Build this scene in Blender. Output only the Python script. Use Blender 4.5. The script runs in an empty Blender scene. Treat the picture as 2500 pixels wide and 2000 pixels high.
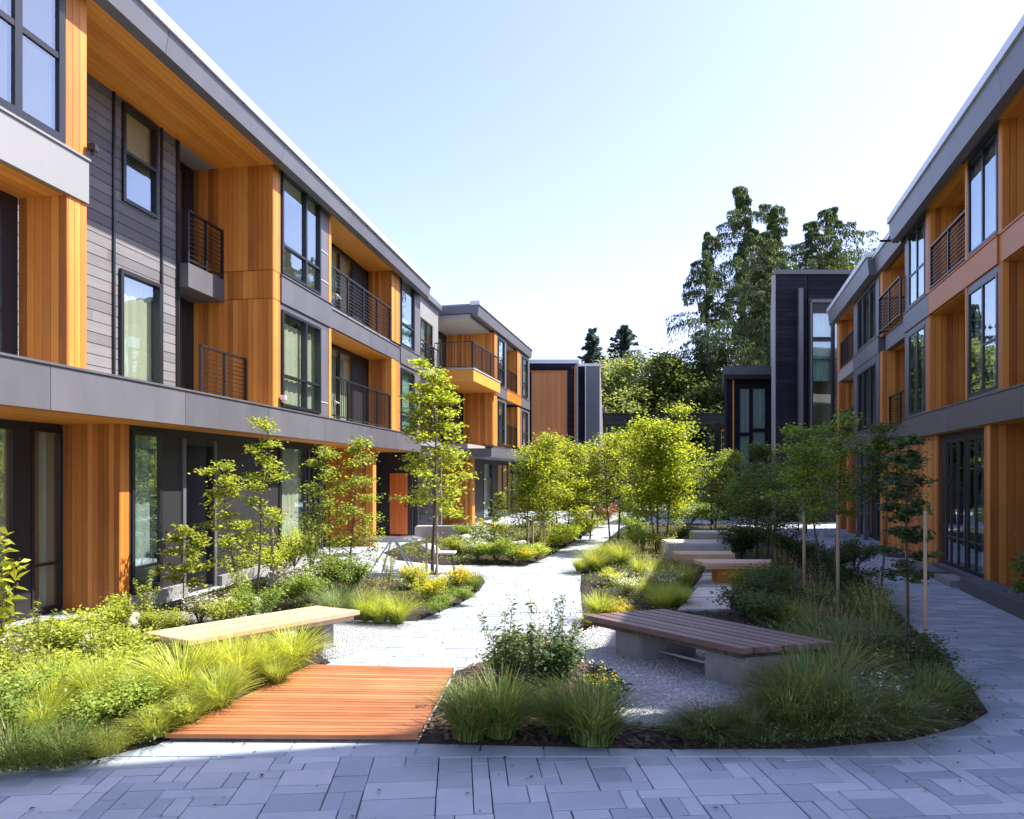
import bpy, bmesh, math, random
import numpy as np
from mathutils import Vector, Matrix
from mathutils.geometry import delaunay_2d_cdt
FP=1437.0; CX=1078.0; HY=1000.0; EYE=2.0
scn=bpy.context.scene; C=scn.collection
R=math.radians
def G(px,py,z=0.0):
    d=(EYE-z)*FP/(py-HY); return ((px-CX)/FP*d,d)
# ------------------------------------------------------------------ mesh builder
class MB:
    def __init__(s): s.v=[];s.f=[];s.t=[];s.rnd=random.Random(7)
    def face(s,pts,tone=None):
        b=len(s.v); s.v+= [tuple(p) for p in pts]; s.f.append(tuple(range(b,b+len(pts)))); s.t.append(s.rnd.random() if tone is None else tone)
    def box8(s,p,tone=None):
        b=len(s.v); s.v+=[tuple(q) for q in p]; tone=s.rnd.random() if tone is None else tone
        for q in ((0,1,2,3),(7,6,5,4),(0,4,5,1),(1,5,6,2),(2,6,7,3),(3,7,4,0)):
            s.f.append(tuple(b+i for i in q)); s.t.append(tone)
    def wbox(s,x0,x1,y0,y1,z0,z1,tone=None):
        s.box8([(x0,y0,z0),(x1,y0,z0),(x1,y1,z0),(x0,y1,z0),(x0,y0,z1),(x1,y0,z1),(x1,y1,z1),(x0,y1,z1)],tone)
    def prism(s,poly,z0,z1,tone=None):
        n=len(poly); b=len(s.v); tone=s.rnd.random() if tone is None else tone
        zz=z0 if isinstance(z0,(list,tuple)) else [z0]*n; z2=z1 if isinstance(z1,(list,tuple)) else [z1]*n
        s.v+=[(p[0],p[1],zz[i]) for i,p in enumerate(poly)]+[(p[0],p[1],z2[i]) for i,p in enumerate(poly)]
        s.f.append(tuple(b+i for i in range(n))[::-1]); s.f.append(tuple(b+n+i for i in range(n))); s.t+=[tone]*2
        for i in range(n):
            j=(i+1)%n; s.f.append((b+i,b+j,b+n+j,b+n+i)); s.t.append(tone)
    def tube(s,pts,rads,seg=7,tone=None,cap=True):
        tone=s.rnd.random() if tone is None else tone
        pts=[Vector(p) for p in pts]; b=len(s.v); n=len(pts)
        up=Vector((0,0,1))
        for i,p in enumerate(pts):
            d=(pts[min(i+1,n-1)]-pts[max(i-1,0)])
            d=d.normalized() if d.length>1e-9 else up
            a=d.cross(Vector((1,0.13,0))); 
            if a.length<.1: a=d.cross(Vector((0,1,0)))
            a.normalize(); c=d.cross(a)
            r=rads[i] if isinstance(rads,(list,tuple)) else rads
            for k in range(seg):
                w=2*math.pi*k/seg; s.v.append(tuple(p+a*(r*math.cos(w))+c*(r*math.sin(w))))
        for i in range(n-1):
            for k in range(seg):
                k2=(k+1)%seg; s.f.append((b+i*seg+k,b+i*seg+k2,b+(i+1)*seg+k2,b+(i+1)*seg+k)); s.t.append(tone)
        if cap:
            s.f.append(tuple(b+k for k in range(seg))[::-1]); s.f.append(tuple(b+(n-1)*seg+k for k in range(seg))); s.t+=[tone]*2
    def mesh(s,name,mat,bevel=0,smooth=False,fix=True):
        me=bpy.data.meshes.new(name); me.from_pydata(s.v,[],s.f)
        at=me.attributes.new('tone','FLOAT','FACE'); at.data.foreach_set('value',s.t)
        if fix or bevel:
            bm=bmesh.new(); bm.from_mesh(me)
            if fix: bmesh.ops.recalc_face_normals(bm,faces=bm.faces)
            if bevel: bmesh.ops.bevel(bm,geom=list(bm.edges),offset=bevel,segments=2,affect='EDGES',clamp_overlap=True)
            bm.to_mesh(me); bm.free()
        if smooth: me.polygons.foreach_set('use_smooth',[True]*len(me.polygons))
        me.materials.append(mat); return me
    def build(s,name,mat,parent=None,bevel=0,smooth=False,label=None,fix=True):
        if not s.f: return None
        o=bpy.data.objects.new(name,s.mesh(name,mat,bevel,smooth,fix)); C.objects.link(o)
        if parent: o.parent=parent; o.matrix_parent_inverse=Matrix.Translation(-wl(parent))
        if label: o['label']=label
        return o
def wl(o):
    return o.location.copy() if o.type=='EMPTY' else Vector((0,0,0))
def tag(o,label=None,cat=None,group=None,kind=None):
    if label: o['label']=label
    if cat: o['category']=cat
    if group: o['group']=group
    if kind: o['kind']=kind
    return o
def thing(name,label,cat,loc=(0,0,0),group=None):
    o=bpy.data.objects.new(name,None); C.objects.link(o); o.location=loc; o.empty_display_size=.2
    return tag(o,label,cat,group)
# children built by MB.build carry world-space vertices: put the parent's offset back with matrix_parent_inverse
def leafmesh(name,V,T,mat):
    """V (N,4,3) leaf quads"""
    n=len(V); me=bpy.data.meshes.new(name)
    me.vertices.add(n*4); me.vertices.foreach_set('co',V.astype(np.float32).ravel())
    me.loops.add(n*4); me.loops.foreach_set('vertex_index',np.arange(n*4,dtype=np.int32))
    me.polygons.add(n); me.polygons.foreach_set('loop_start',np.arange(0,n*4,4,dtype=np.int32))
    me.polygons.foreach_set('loop_total',np.full(n,4,dtype=np.int32))
    at=me.attributes.new('tone','FLOAT','FACE'); at.data.foreach_set('value',T.astype(np.float32))
    me.update(); me.validate(); me.materials.append(mat); return me
def link(name,me,parent=None,color=None):
    o=bpy.data.objects.new(name,me); C.objects.link(o)
    if parent: o.parent=parent
    if color: o.color=(*color,1)
    return o
# ------------------------------------------------------------------ materials
def nmat(name):
    m=bpy.data.materials.new(name); m.use_nodes=True; nt=m.node_tree; nt.nodes.clear()
    out=nt.nodes.new('ShaderNodeOutputMaterial'); b=nt.nodes.new('ShaderNodeBsdfPrincipled'); nt.links.new(b.outputs[0],out.inputs[0])
    return m,nt,b,out
def nd(nt,t,**k):
    n=nt.nodes.new(t)
    for a,v in k.items():
        if a in n.inputs: n.inputs[a].default_value=v
        else: setattr(n,a,v)
    return n
def math_(nt,op,a,b=None):
    n=nt.nodes.new('ShaderNodeMath'); n.operation=op
    for i,x in enumerate((a,b)):
        if x is None: continue
        if isinstance(x,(int,float)): n.inputs[i].default_value=x
        else: nt.links.new(x,n.inputs[i])
    return n.outputs[0]
def ramp(nt,fac,stops):
    n=nt.nodes.new('ShaderNodeValToRGB'); e=n.color_ramp.elements
    while len(e)<len(stops): e.new(.5)
    for i,(p,c) in enumerate(stops): e[i].position=p; e[i].color=(*c,1)
    nt.links.new(fac,n.inputs[0]); return n.outputs[0]
def pos(nt,scale=(1,1,1),rot=(0,0,0)):
    g=nt.nodes.new('ShaderNodeNewGeometry'); m=nt.nodes.new('ShaderNodeMapping'); m.inputs['Scale'].default_value=scale; m.inputs['Rotation'].default_value=rot
    nt.links.new(g.outputs['Position'],m.inputs[0]); return m.outputs[0]
def noise(nt,vec,scale,detail=4,rough=.55):
    n=nt.nodes.new('ShaderNodeTexNoise'); n.inputs['Scale'].default_value=scale; n.inputs['Detail'].default_value=detail; n.inputs['Roughness'].default_value=rough
    nt.links.new(vec,n.inputs['Vector']); return n.outputs['Fac']
def tone(nt):
    a=nt.nodes.new('ShaderNodeAttribute'); a.attribute_name='tone'; return a.outputs['Fac']
def bump(nt,b,h,s=.3,dist=.01):
    n=nt.nodes.new('ShaderNodeBump'); n.inputs['Strength'].default_value=s; n.inputs['Distance'].default_value=dist
    nt.links.new(h,n.inputs['Height']); nt.links.new(n.outputs[0],b.inputs['Normal'])
def wood(name,stops,scale,rough=.55,grain=.45,rot=(0,0,0)):
    m,nt,b,o=nmat(name)
    p=pos(nt,scale,rot); t=tone(nt)
    # shift grain per board
    cmb=nt.nodes.new('ShaderNodeCombineXYZ'); tt=math_(nt,'MULTIPLY',t,37.0)
    for i in range(3): nt.links.new(tt,cmb.inputs[i])
    add=nt.nodes.new('ShaderNodeVectorMath'); add.operation='ADD'; nt.links.new(p,add.inputs[0]); nt.links.new(cmb.outputs[0],add.inputs[1])
    n=noise(nt,add.outputs[0],1.0,6,.6)
    big=noise(nt,pos(nt,(1,1,.45)),1.3,5,.65); f=math_(nt,'ADD',math_(nt,'MULTIPLY',t,1-grain),math_(nt,'MULTIPLY',n,grain)); f=math_(nt,'ADD',f,math_(nt,'MULTIPLY',math_(nt,'SUBTRACT',big,.5),.55))
    nt.links.new(ramp(nt,f,stops),b.inputs['Base Color']); b.inputs['Roughness'].default_value=rough
    bump(nt,b,n,.25,.004); return m
CED=[(.05,(.16,.05,.012)),(.3,(.40,.13,.02)),(.6,(.60,.21,.03)),(.95,(.74,.33,.065))]
M={}
M['cedar']=wood('cedar_boards',CED,(14,14,1.1),.55,.3)
M['cedar_soffit']=wood('cedar_soffit',[(.1,(.5,.17,.022)),(.5,(.75,.28,.035)),(.9,(.82,.36,.06))],(12,1.0,12),rot=(0,0,R(9)))  # bounced glow on the undersides is put into this brighter orange
M['deck']=wood('deck_boards',[(.15,(.20,.07,.026)),(.5,(.36,.135,.05)),(.9,(.52,.235,.11))],(3,30,10),.5,.6,rot=(0,0,R(-22)))
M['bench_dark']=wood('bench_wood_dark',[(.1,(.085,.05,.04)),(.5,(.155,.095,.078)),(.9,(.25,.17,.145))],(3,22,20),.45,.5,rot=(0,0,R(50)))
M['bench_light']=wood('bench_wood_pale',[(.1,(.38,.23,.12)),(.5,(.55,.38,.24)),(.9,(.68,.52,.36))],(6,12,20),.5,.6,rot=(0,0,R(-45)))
M['cedar_red']=wood('cedar_red_boards',[(.1,(.36,.12,.03)),(.5,(.52,.19,.05)),(.9,(.60,.25,.08))],(12,12,.9))
M['siding']=wood('weathered_siding',[(.1,(.10,.10,.108)),(.5,(.155,.15,.155)),(.9,(.22,.212,.212))],(1.6,1.6,22),.75,.55)
M['siding_dark']=wood('charcoal_siding',[(.1,(.008,.009,.014)),(.5,(.014,.015,.022)),(.9,(.024,.026,.036))],(1.5,1.5,24),.6,.5)
_p=[n for n in M['siding_dark'].node_tree.nodes if n.type=='BSDF_PRINCIPLED'][0]; _p.inputs['Specular IOR Level'].default_value=.15; _p.inputs['Roughness'].default_value=.85
M['stake']=wood('stake_wood',[(.1,(.22,.15,.09)),(.5,(.34,.25,.16)),(.9,(.45,.34,.23))],(30,30,3))
def paint(name,col,rough=.45,metal=0,var=.12,sc=1.3,spec=.5):
    m,nt,b,o=nmat(name); n=noise(nt,pos(nt,(1,1,.35)),sc,6,.65)
    t=tone(nt)
    f=math_(nt,'ADD',math_(nt,'MULTIPLY',n,.6),math_(nt,'MULTIPLY',t,.4))
    lo=tuple(c*(1-var) for c in col); hi=tuple(c*(1+var) for c in col)
    nt.links.new(ramp(nt,f,[(.2,lo),(.8,hi)]),b.inputs['Base Color'])
    rr=math_(nt,'ADD',math_(nt,'MULTIPLY',n,.18),rough-.09); nt.links.new(rr,b.inputs['Roughness'])
    b.inputs['Metallic'].default_value=metal; b.inputs['Specular IOR Level'].default_value=spec
    return m
M['fascia']=paint('grey_metal_panel',(.115,.115,.128),.40,.0,.26,2.2)
M['fascia_warm']=paint('warm_grey_panel',(.13,.12,.118),.42)
M['silver']=paint('pale_metal_coping',(.58,.59,.61),.38,.25)
M['panel_light']=paint('pale_grey_panel',(.25,.25,.25),.5)
M['black']=paint('black_frame',(.016,.017,.021),.35)
M['charcoal']=paint('charcoal_wall',(.017,.017,.02),.6)
M['soffit_beige']=paint('beige_soffit',(.34,.30,.26),.7)
M['room']=paint('room_plaster',(.56,.52,.40),.8)
M['curtain']=paint('pale_green_blind',(.33,.47,.42),.8)
M['blind']=paint('grey_blind',(.33,.36,.36),.8)
M['white']=paint('white_trim',(.7,.7,.68),.5)
M['concrete']=paint('concrete',(.25,.24,.225),.8,0,.3,9)
M['concrete_dark']=paint('dark_concrete',(.10,.10,.105),.8,0,.3,6)
M['stone']=paint('pale_stone',(.46,.44,.40),.8,0,.25,5)
M['slate']=paint('stacked_slate',(.14,.13,.135),.8,0,.5,3)
M['orange_panel']=paint('orange_band',(.52,.17,.015),.45)
M['orange_door']=paint('orange_door',(.62,.15,.03),.4)
M['roof']=paint('roof_membrane',(.3,.3,.31),.8)
M['table']=paint('table_top',(.55,.56,.57),.3)
def glassmat():
    m,nt,b,o=nmat('window_glass'); nt.nodes.remove(b)
    tr=nd(nt,'ShaderNodeBsdfTransparent'); tr.inputs[0].default_value=(.82,.92,.87,1)
    gl=nd(nt,'ShaderNodeBsdfGlossy'); gl.inputs['Roughness'].default_value=.015; gl.inputs[0].default_value=(.82,.93,1,1)
    mx=nd(nt,'ShaderNodeMixShader')
    n=noise(nt,pos(nt,(1,1,.6)),1.1,2); bp=nt.nodes.new('ShaderNodeBump'); bp.inputs['Strength'].default_value=.12; bp.inputs['Distance'].default_value=.05
    nt.links.new(n,bp.inputs['Height']); nt.links.new(bp.outputs[0],gl.inputs['Normal'])
    gg=nt.nodes.new('ShaderNodeNewGeometry'); dp=nt.nodes.new('ShaderNodeVectorMath'); dp.operation='DOT_PRODUCT'; nt.links.new(gg.outputs['Normal'],dp.inputs[0]); nt.links.new(gg.outputs['Incoming'],dp.inputs[1])
    f=math_(nt,'ADD',math_(nt,'MULTIPLY',math_(nt,'POWER',math_(nt,'SUBTRACT',1.0,math_(nt,'ABSOLUTE',dp.outputs['Value'])),4.0),.7),.30); nt.links.new(f,mx.inputs[0])
    nt.links.new(tr.outputs[0],mx.inputs[1]); nt.links.new(gl.outputs[0],mx.inputs[2]); nt.links.new(mx.outputs[0],o.inputs[0]); return m
M['glass']=glassmat()
def pavermat():
    m,nt,b,o=nmat('paver_stone'); t=tone(nt); p=pos(nt); n=noise(nt,p,4,8,.65); n2=noise(nt,p,60,3); n3=noise(nt,p,.45,5,.6); n4=noise(nt,pos(nt,(1,4,1),(0,0,R(20))),9,5,.7)
    f=math_(nt,'ADD',math_(nt,'ADD',math_(nt,'MULTIPLY',t,.32),math_(nt,'MULTIPLY',n,.25)),math_(nt,'ADD',math_(nt,'MULTIPLY',n3,.34),math_(nt,'MULTIPLY',n4,.15)))
    nt.links.new(ramp(nt,f,[(.25,(.20,.235,.275)),(.5,(.31,.345,.385)),(.75,(.44,.465,.49))]),b.inputs['Base Color'])
    nt.links.new(math_(nt,'ADD',math_(nt,'MULTIPLY',n,.4),.42),b.inputs['Roughness']); bump(nt,b,math_(nt,'ADD',n2,math_(nt,'MULTIPLY',n4,1.5)),.5,.006); return m
M['paver']=pavermat()
M['joint']=paint('joint_sand',(.07,.068,.066),.95)
def mulchmat():
    m,nt,b,o=nmat('mulch'); p=pos(nt,(1,1,1)); v=nt.nodes.new('ShaderNodeTexVoronoi'); v.inputs['Scale'].default_value=45; nt.links.new(p,v.inputs['Vector'])
    n=noise(nt,p,18,6,.7)
    nt.links.new(ramp(nt,n,[(.3,(.012,.008,.006)),(.55,(.035,.022,.015)),(.8,(.085,.052,.034))]),b.inputs['Base Color']); b.inputs['Roughness'].default_value=.95
    bump(nt,b,math_(nt,'ADD',v.outputs['Distance'],n),1.0,.03); return m
M['mulch']=mulchmat()
def gravelmat():
    m,nt,b,o=nmat('gravel'); p=pos(nt); v=nt.nodes.new('ShaderNodeTexVoronoi'); v.inputs['Scale'].default_value=55; nt.links.new(p,v.inputs['Vector'])
    s=nt.nodes.new('ShaderNodeSeparateColor'); nt.links.new(v.outputs['Color'],s.inputs[0]); n=noise(nt,p,2.2,5)
    f=math_(nt,'ADD',math_(nt,'MULTIPLY',s.outputs[0],.6),math_(nt,'MULTIPLY',n,.4))
    nt.links.new(ramp(nt,f,[(.15,(.20,.215,.225)),(.5,(.34,.355,.365)),(.85,(.52,.52,.51))]),b.inputs['Base Color']); b.inputs['Roughness'].default_value=.85
    bump(nt,b,math_(nt,'MULTIPLY',v.outputs['Distance'],-1.0),.9,.03); return m
M['gravel']=gravelmat()
def groundmat():
    m,nt,b,o=nmat('far_ground'); n=noise(nt,pos(nt),.8,6)
    nt.links.new(ramp(nt,n,[(.3,(.05,.06,.025)),(.7,(.09,.10,.045))]),b.inputs['Base Color']); b.inputs['Roughness'].default_value=.95; return m
M['ground']=groundmat()
def leafmat(name,trans=.5,rough=.5,dead=0):
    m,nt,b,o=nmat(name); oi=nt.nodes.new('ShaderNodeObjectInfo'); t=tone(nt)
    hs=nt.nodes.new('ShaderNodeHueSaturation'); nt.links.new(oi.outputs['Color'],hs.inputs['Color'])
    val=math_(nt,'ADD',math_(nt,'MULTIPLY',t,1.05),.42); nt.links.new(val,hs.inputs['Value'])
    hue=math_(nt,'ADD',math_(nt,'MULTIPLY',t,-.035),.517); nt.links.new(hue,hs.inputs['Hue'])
    if dead:
        mk=nt.nodes.new('ShaderNodeMix'); mk.data_type='RGBA'; nt.links.new(math_(nt,'GREATER_THAN',math_(nt,'FRACT',math_(nt,'MULTIPLY',t,7.31)),1-dead),mk.inputs[0]); nt.links.new(oi.outputs['Color'],mk.inputs[6]); mk.inputs[7].default_value=(.34,.27,.12,1); nt.links.new(mk.outputs[2],hs.inputs['Color'])
    nt.links.new(hs.outputs[0],b.inputs['Base Color']); b.inputs['Roughness'].default_value=rough; b.inputs['Specular IOR Level'].default_value=.35
    tl=nd(nt,'ShaderNodeBsdfTranslucent'); h2=nt.nodes.new('ShaderNodeHueSaturation'); nt.links.new(hs.outputs[0],h2.inputs['Color']); h2.inputs['Hue'].default_value=.49; h2.inputs['Value'].default_value=1.5; h2.inputs['Saturation'].default_value=1.05
    nt.links.new(h2.outputs[0],tl.inputs[0]); mx=nd(nt,'ShaderNodeMixShader'); mx.inputs[0].default_value=trans
    nt.links.new(b.outputs[0],mx.inputs[1]); nt.links.new(tl.outputs[0],mx.inputs[2]); nt.links.new(mx.outputs[0],o.inputs[0]); return m
M['leaf']=leafmat('foliage'); M['grass']=leafmat('grass_blades',.45,.45,.12); M['needle']=leafmat('needles',.35,.6)
def barkmat():
    m,nt,b,o=nmat('bark'); n=noise(nt,pos(nt,(30,30,5)),1,5)
    nt.links.new(ramp(nt,n,[(.3,(.045,.034,.026)),(.7,(.14,.11,.085))]),b.inputs['Base Color']); b.inputs['Roughness'].default_value=.9; bump(nt,b,n,.6,.01); return m
M['bark']=barkmat()
# ------------------------------------------------------------------ facade frames
class Fac:
    """u runs along the facade base line (u = world y on a side facade), v points out of the wall"""
    def __init__(s,o,du,n): s.o=Vector((*o,0)); s.du=Vector((*du,0)); s.n=Vector((*n,0)).normalized(); s.k=du[0]
    def P(s,u,v,z): q=s.o+s.du*u+s.n*v; return (q.x,q.y,z)
    def y(s,px,v=0):
        x0=s.o.x+v*(s.n.x-s.k*s.n.y); return x0*FP/(px-CX-FP*s.k)-v*s.n.y
    def box(s,mb,u0,u1,v0,v1,z0,z1,tone=None):
        P=s.P; mb.box8([P(u0,v0,z0),P(u1,v0,z0),P(u1,v1,z0),P(u0,v1,z0),P(u0,v0,z1),P(u1,v0,z1),P(u1,v1,z1),P(u0,v1,z1)],tone)
def side(X0,k,sgn):
    n=(1,-k) if sgn<0 else (-1,k); return Fac((X0,0),(k,1),n)
def front(Y): return Fac((0,Y),(1,0),(0,-1))
def wallgrid(F,mb,u0,u1,z0,z1,v0,v1,holes=(),tone=None):
    us=sorted({u0,u1,*[min(max(h[i],u0),u1) for h in holes for i in (0,1)]}); zs=sorted({z0,z1,*[min(max(h[i],z0),z1) for h in holes for i in (2,3)]})
    for j in range(len(zs)-1):
        run=None
        for i in range(len(us)-1):
            uc=(us[i]+us[i+1])/2; zc=(zs[j]+zs[j+1])/2
            solid=not any(h[0]<uc<h[1] and h[2]<zc<h[3] for h in holes)
            if solid: run=(run[0],us[i+1]) if run else (us[i],us[i+1])
            if run and (not solid or i==len(us)-2):
                F.box(mb,run[0],run[1],v0,v1,zs[j],zs[j+1],tone); run=None
def siding(F,mb,u0,u1,z0,z1,v0,v1,holes=(),rowh=.17,rnd=random.Random(3),blen=2.6):
    z=z0
    while z<z1-.02:
        zt=min(z+rowh,z1); u=u0-rnd.random()*blen
        while u<u1:
            ue=u+blen
            a=max(u,u0); b=min(ue,u1)
            if b-a>.02: wallgrid(F,mb,a+.0015,b-.0015,z,zt-.012,v0,v1-rnd.random()*.004,holes,rnd.random())
            u=ue
        wallgrid(F,mb,u0,u1,zt-.012,zt,v0,v1-.015,holes,0.0)
        z=zt
def vboards(F,mb,u0,u1,z0,z1,v0,v1,w=.11,gap=.006,holes=(),rnd=random.Random(5)):
    n=max(1,round((u1-u0)/w)); w=(u1-u0)/n
    for i in range(n):
        wallgrid(F,mb,u0+i*w+gap/2,u0+(i+1)*w-gap/2,z0,z1,v0,v1-rnd.random()*.003,holes,.15+.8*rnd.random())
    wallgrid(F,mb,u0+.002,u1-.002,z0+.002,z1-.002,v0+.004,v1-.012,holes,.0)
def fin(F,parent,u0,u1,v0,v1,z0,z1,name='cedar_wall',mat='cedar',w=.105,seams=(),near=-1):
    """cedar-clad end wall: boards on the face towards the camera (across v) and on the front (along u)"""
    mb=MB(); rnd=random.Random(hash((round(u0,2),round(z0,2)))&0xffff)
    zs=[z0,*seams,z1]; d=(u1-u0)
    for a,b in zip(zs[:-1],zs[1:]):
        a2=a+(.008 if a!=z0 else 0); b2=b-(.008 if b!=z1 else 0)
        n=max(1,round((v1-v0)/w)); ww=(v1-v0)/n
        for i in range(n):
            F.box(mb,u0,u0+.02,v0+i*ww+.003,v0+(i+1)*ww-.003,a2,b2,.1+.85*rnd.random())
        n=max(1,round(d/w)); ww=(d-.022)/n
        for i in range(n):
            F.box(mb,u0+.022+i*ww+.003,u0+.022+(i+1)*ww-.003,v1-.02,v1-.0015,a2,b2,.3+.65*rnd.random())
    F.box(mb,u0+.021,u1,v0,v1-.021,z0+.003,z1-.003,.0)
    return mb.build(name,M[mat],parent)
def soffit(F,parent,u0,u1,v0,v1,z,name='soffit',mat='cedar_soffit',w=.12,t=.03):
    mb=MB(); n=max(1,round((v1-v0)/w)); ww=(v1-v0)/n; rnd=random.Random(int(u0*100)+9)
    for i in range(n): F.box(mb,u0,u1,v0+i*ww+.003,v0+(i+1)*ww-.003,z-t,z,.1+.8*rnd.random())
    return mb.build(name,M[mat],parent)
def window(F,parent,u0,u1,z0,z1,v,mull=(),trans=(),fw=.048,curtain=None,name='window',split=None,room='room',proud=.015,depth=1.4,tcol=None):
    du=F.du.length; f=fw/du; mb=MB()
    for a,b,c,d in ((u0,u1,z0,z0+fw),(u0,u1,z1-fw,z1)): F.box(mb,a,b,v-.09,v+proud,c,d)
    F.box(mb,u0,u0+f,v-.09,v+proud,z0+fw,z1-fw); F.box(mb,u1-f,u1,v-.09,v+proud,z0+fw,z1-fw)
    for m in mull: F.box(mb,m-f*.55,m+f*.55,v-.088,v+proud-.004,z0+fw,z1-fw)
    for k in trans:
        zz,a,b=(k if isinstance(k,tuple) else (k,u0,u1))
        F.box(mb,max(a,u0+f),min(b,u1-f),v-.086,v+proud-.008,zz-fw*.4,zz+fw*.4)
    o=mb.build(name,M['black'],parent)
    g=MB(); g.face([F.P(u0+f*.5,v-.015,z0+fw*.5),F.P(u1-f*.5,v-.015,z0+fw*.5),F.P(u1-f*.5,v-.015,z1-fw*.5),F.P(u0+f*.5,v-.015,z1-fw*.5)])
    g.build('pane',M['glass'],o)
    r=MB(); A=(u0+f*.3,u1-f*.3,v-.1,v-depth,z0+fw*.3,z1-fw*.3); P=F.P
    q=lambda *l:r.face([P(*x) for x in l],.5)
    q((A[0],A[3],A[4]),(A[1],A[3],A[4]),(A[1],A[3],A[5]),(A[0],A[3],A[5]))
    q((A[0],A[2],A[4]),(A[0],A[3],A[4]),(A[0],A[3],A[5]),(A[0],A[2],A[5]))
    q((A[1],A[2],A[4]),(A[1],A[3],A[4]),(A[1],A[3],A[5]),(A[1],A[2],A[5]))
    q((A[0],A[2],A[4]),(A[1],A[2],A[4]),(A[1],A[3],A[4]),(A[0],A[3],A[4]))
    q((A[0],A[2],A[5]),(A[1],A[2],A[5]),(A[1],A[3],A[5]),(A[0],A[3],A[5]))
    r.build('room_interior',M[room],o,fix=False)
    if tcol is None and int(u0*37+z0*11)%4==0: tcol='room'
    if tcol is None and int(u0*37+z0*11)%4==2: tcol='blind'
    if curtain:
        a,b,c,d=curtain; cb=MB(); a=u0+(u1-u0)*a; b=u0+(u1-u0)*b; zc=z0+(z1-z0)*c; zd=z0+(z1-z0)*d; n=max(6,int((b-a)*16))
        for i in range(n):
            t0=a+(b-a)*i/n; t1=a+(b-a)*(i+1)/n; w0=.015*math.sin(i*1.9); w1=.015*math.sin((i+1)*1.9)
            cb.face([F.P(t0,v-.13+w0,zc),F.P(t1,v-.13+w1,zc),F.P(t1,v-.13+w1,zd),F.P(t0,v-.13+w0,zd)],.5)
        cb.build('curtain',M[tcol or 'curtain'],o,fix=False)
    return o
def railing(F,parent,u0,u1,v,z0,h=1.0,post=1.1,ret=None,vert=False):
    """black metal railing; ret=(u,v_end) adds a return towards the wall"""
    mb=MB(); du=F.du.length
    def run(A,B):
        A=Vector(A);B=Vector(B);L=(B-A).length; n=max(1,round(L/post))
        d=(B-A).normalized(); s=Vector((-d.y,d.x,0))
        def bar(a,b,w,zz0,zz1):
            a=Vector(a);b=Vector(b); mb.box8([(*(a+s*w)[:2],zz0),(*(b+s*w)[:2],zz0),(*(b-s*w)[:2],zz0),(*(a-s*w)[:2],zz0),(*(a+s*w)[:2],zz1),(*(b+s*w)[:2],zz1),(*(b-s*w)[:2],zz1),(*(a-s*w)[:2],zz1)])
        bar(A,B,.03,z0+h-.035,z0+h); bar(A,B,.018,z0+.06,z0+.09)
        for i in range(n+1):
            c=A+d*(L*i/n); bar(c-d*.02,c+d*.02,.022,z0,z0+h-.036)
        if vert:
            m=int(L/.11)
            for i in range(1,m): c=A+d*(L*i/m); bar(c-d*.006,c+d*.006,.006,z0+.09,z0+h-.036)
        else:
            m=int((h-.15)/.085)
            for i in range(1,m+1): zz=z0+.09+i*(h-.14)/(m+1); bar(A,B,.007,zz-.006,zz+.006)
    run(F.P(u0,v,0),F.P(u1,v,0))
    if ret: run(F.P(ret[0],v-.03,0),F.P(ret[0],ret[1],0))
    return mb.build('balcony_railing',M['black'],parent)
# ================================================================== LEFT BUILDING
L=side(-6.6,.1587,-1)
B=thing('apartment_building','long three storey block on the left with cedar recesses and a weathered plank wall','building',(-5.6,12,0))
ys=L.y
def slab(F,parent,u0,u1,v0,v1,z0,z1,name='metal_band',mat='fascia',seam=1.9,cop=True):
    mb=MB(); n=max(1,round((u1-u0)/seam)); w=(u1-u0)/n
    for i in range(n): F.box(mb,u0+i*w+(.004 if i else 0),u0+(i+1)*w-(.004 if i<n-1 else 0),v1-.03,v1,z0,z1-.03)
    F.box(mb,u0,u1,v0,v1-.032,z0+.005,z1-.005,.1)
    F.box(mb,u0-.01,u1+.01,v1-.06,v1+.02,z1-.028,z1,.1)
    return mb.build(name,M[mat],parent)
def roof(F,parent,u0,u1,v0,v1,z0,z1,lip=.0,mat='fascia'):
    # sloping fascia: prism profile extruded along u
    P=F.P; mb=MB()
    prof=[(v0,z0+.12),(v1-.25,z0+.12),(v1-.16,z0),(v1,z0+.02),(v1+.05,z1-.152),(v0,z1-.152)]
    n=max(1,round((u1-u0)/3.2)); w=(u1-u0)/n
    for s in range(n):
        a=u0+s*w+(.004 if s else 0); b=u0+(s+1)*w-(.004 if s<n-1 else 0); m=len(prof); bb=len(mb.v)
        mb.v+=[P(a,*q) for q in prof]+[P(b,*q) for q in prof]
        mb.f.append(tuple(bb+i for i in range(m))); mb.f.append(tuple(bb+m+i for i in range(m))[::-1]); mb.t+=[.4+.2*(s%2)]*2
        for i in range(m): j=(i+1)%m; mb.f.append((bb+i,bb+j,bb+m+j,bb+m+i)); mb.t.append(.4+.2*(s%2))
    o=mb.build('roof',M[mat],parent)
    c=MB(); n=max(1,round((u1-u0)/3.0)); w=(u1-u0)/n
    for s in range(n): F.box(c,u0-.02+s*w,u0+(s+1)*w-.004+.02*(s==n-1),v1-.3,v1+.09,z1-.15,z1,.5)
    c.build('coping',M['silver'],o)
    d=MB(); F.box(d,u0+.05,u1-.05,v0,v1-.301,z1-.15,z1-.08); d.build('roof_membrane',M['roof'],o)
    return o
zF=(2.75,3.3); zB=(5.35,5.9); zR=(7.83,8.32)
U=dict(a=3.0,b=8.10,c=8.445,d=11.85,e=12.97,f=13.25,g=15.42,h=15.57,i=19.7,j=20.44,k=22.53)
roof(L,B,U['a'],U['k']+.05,-9,.28,*zR)
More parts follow.
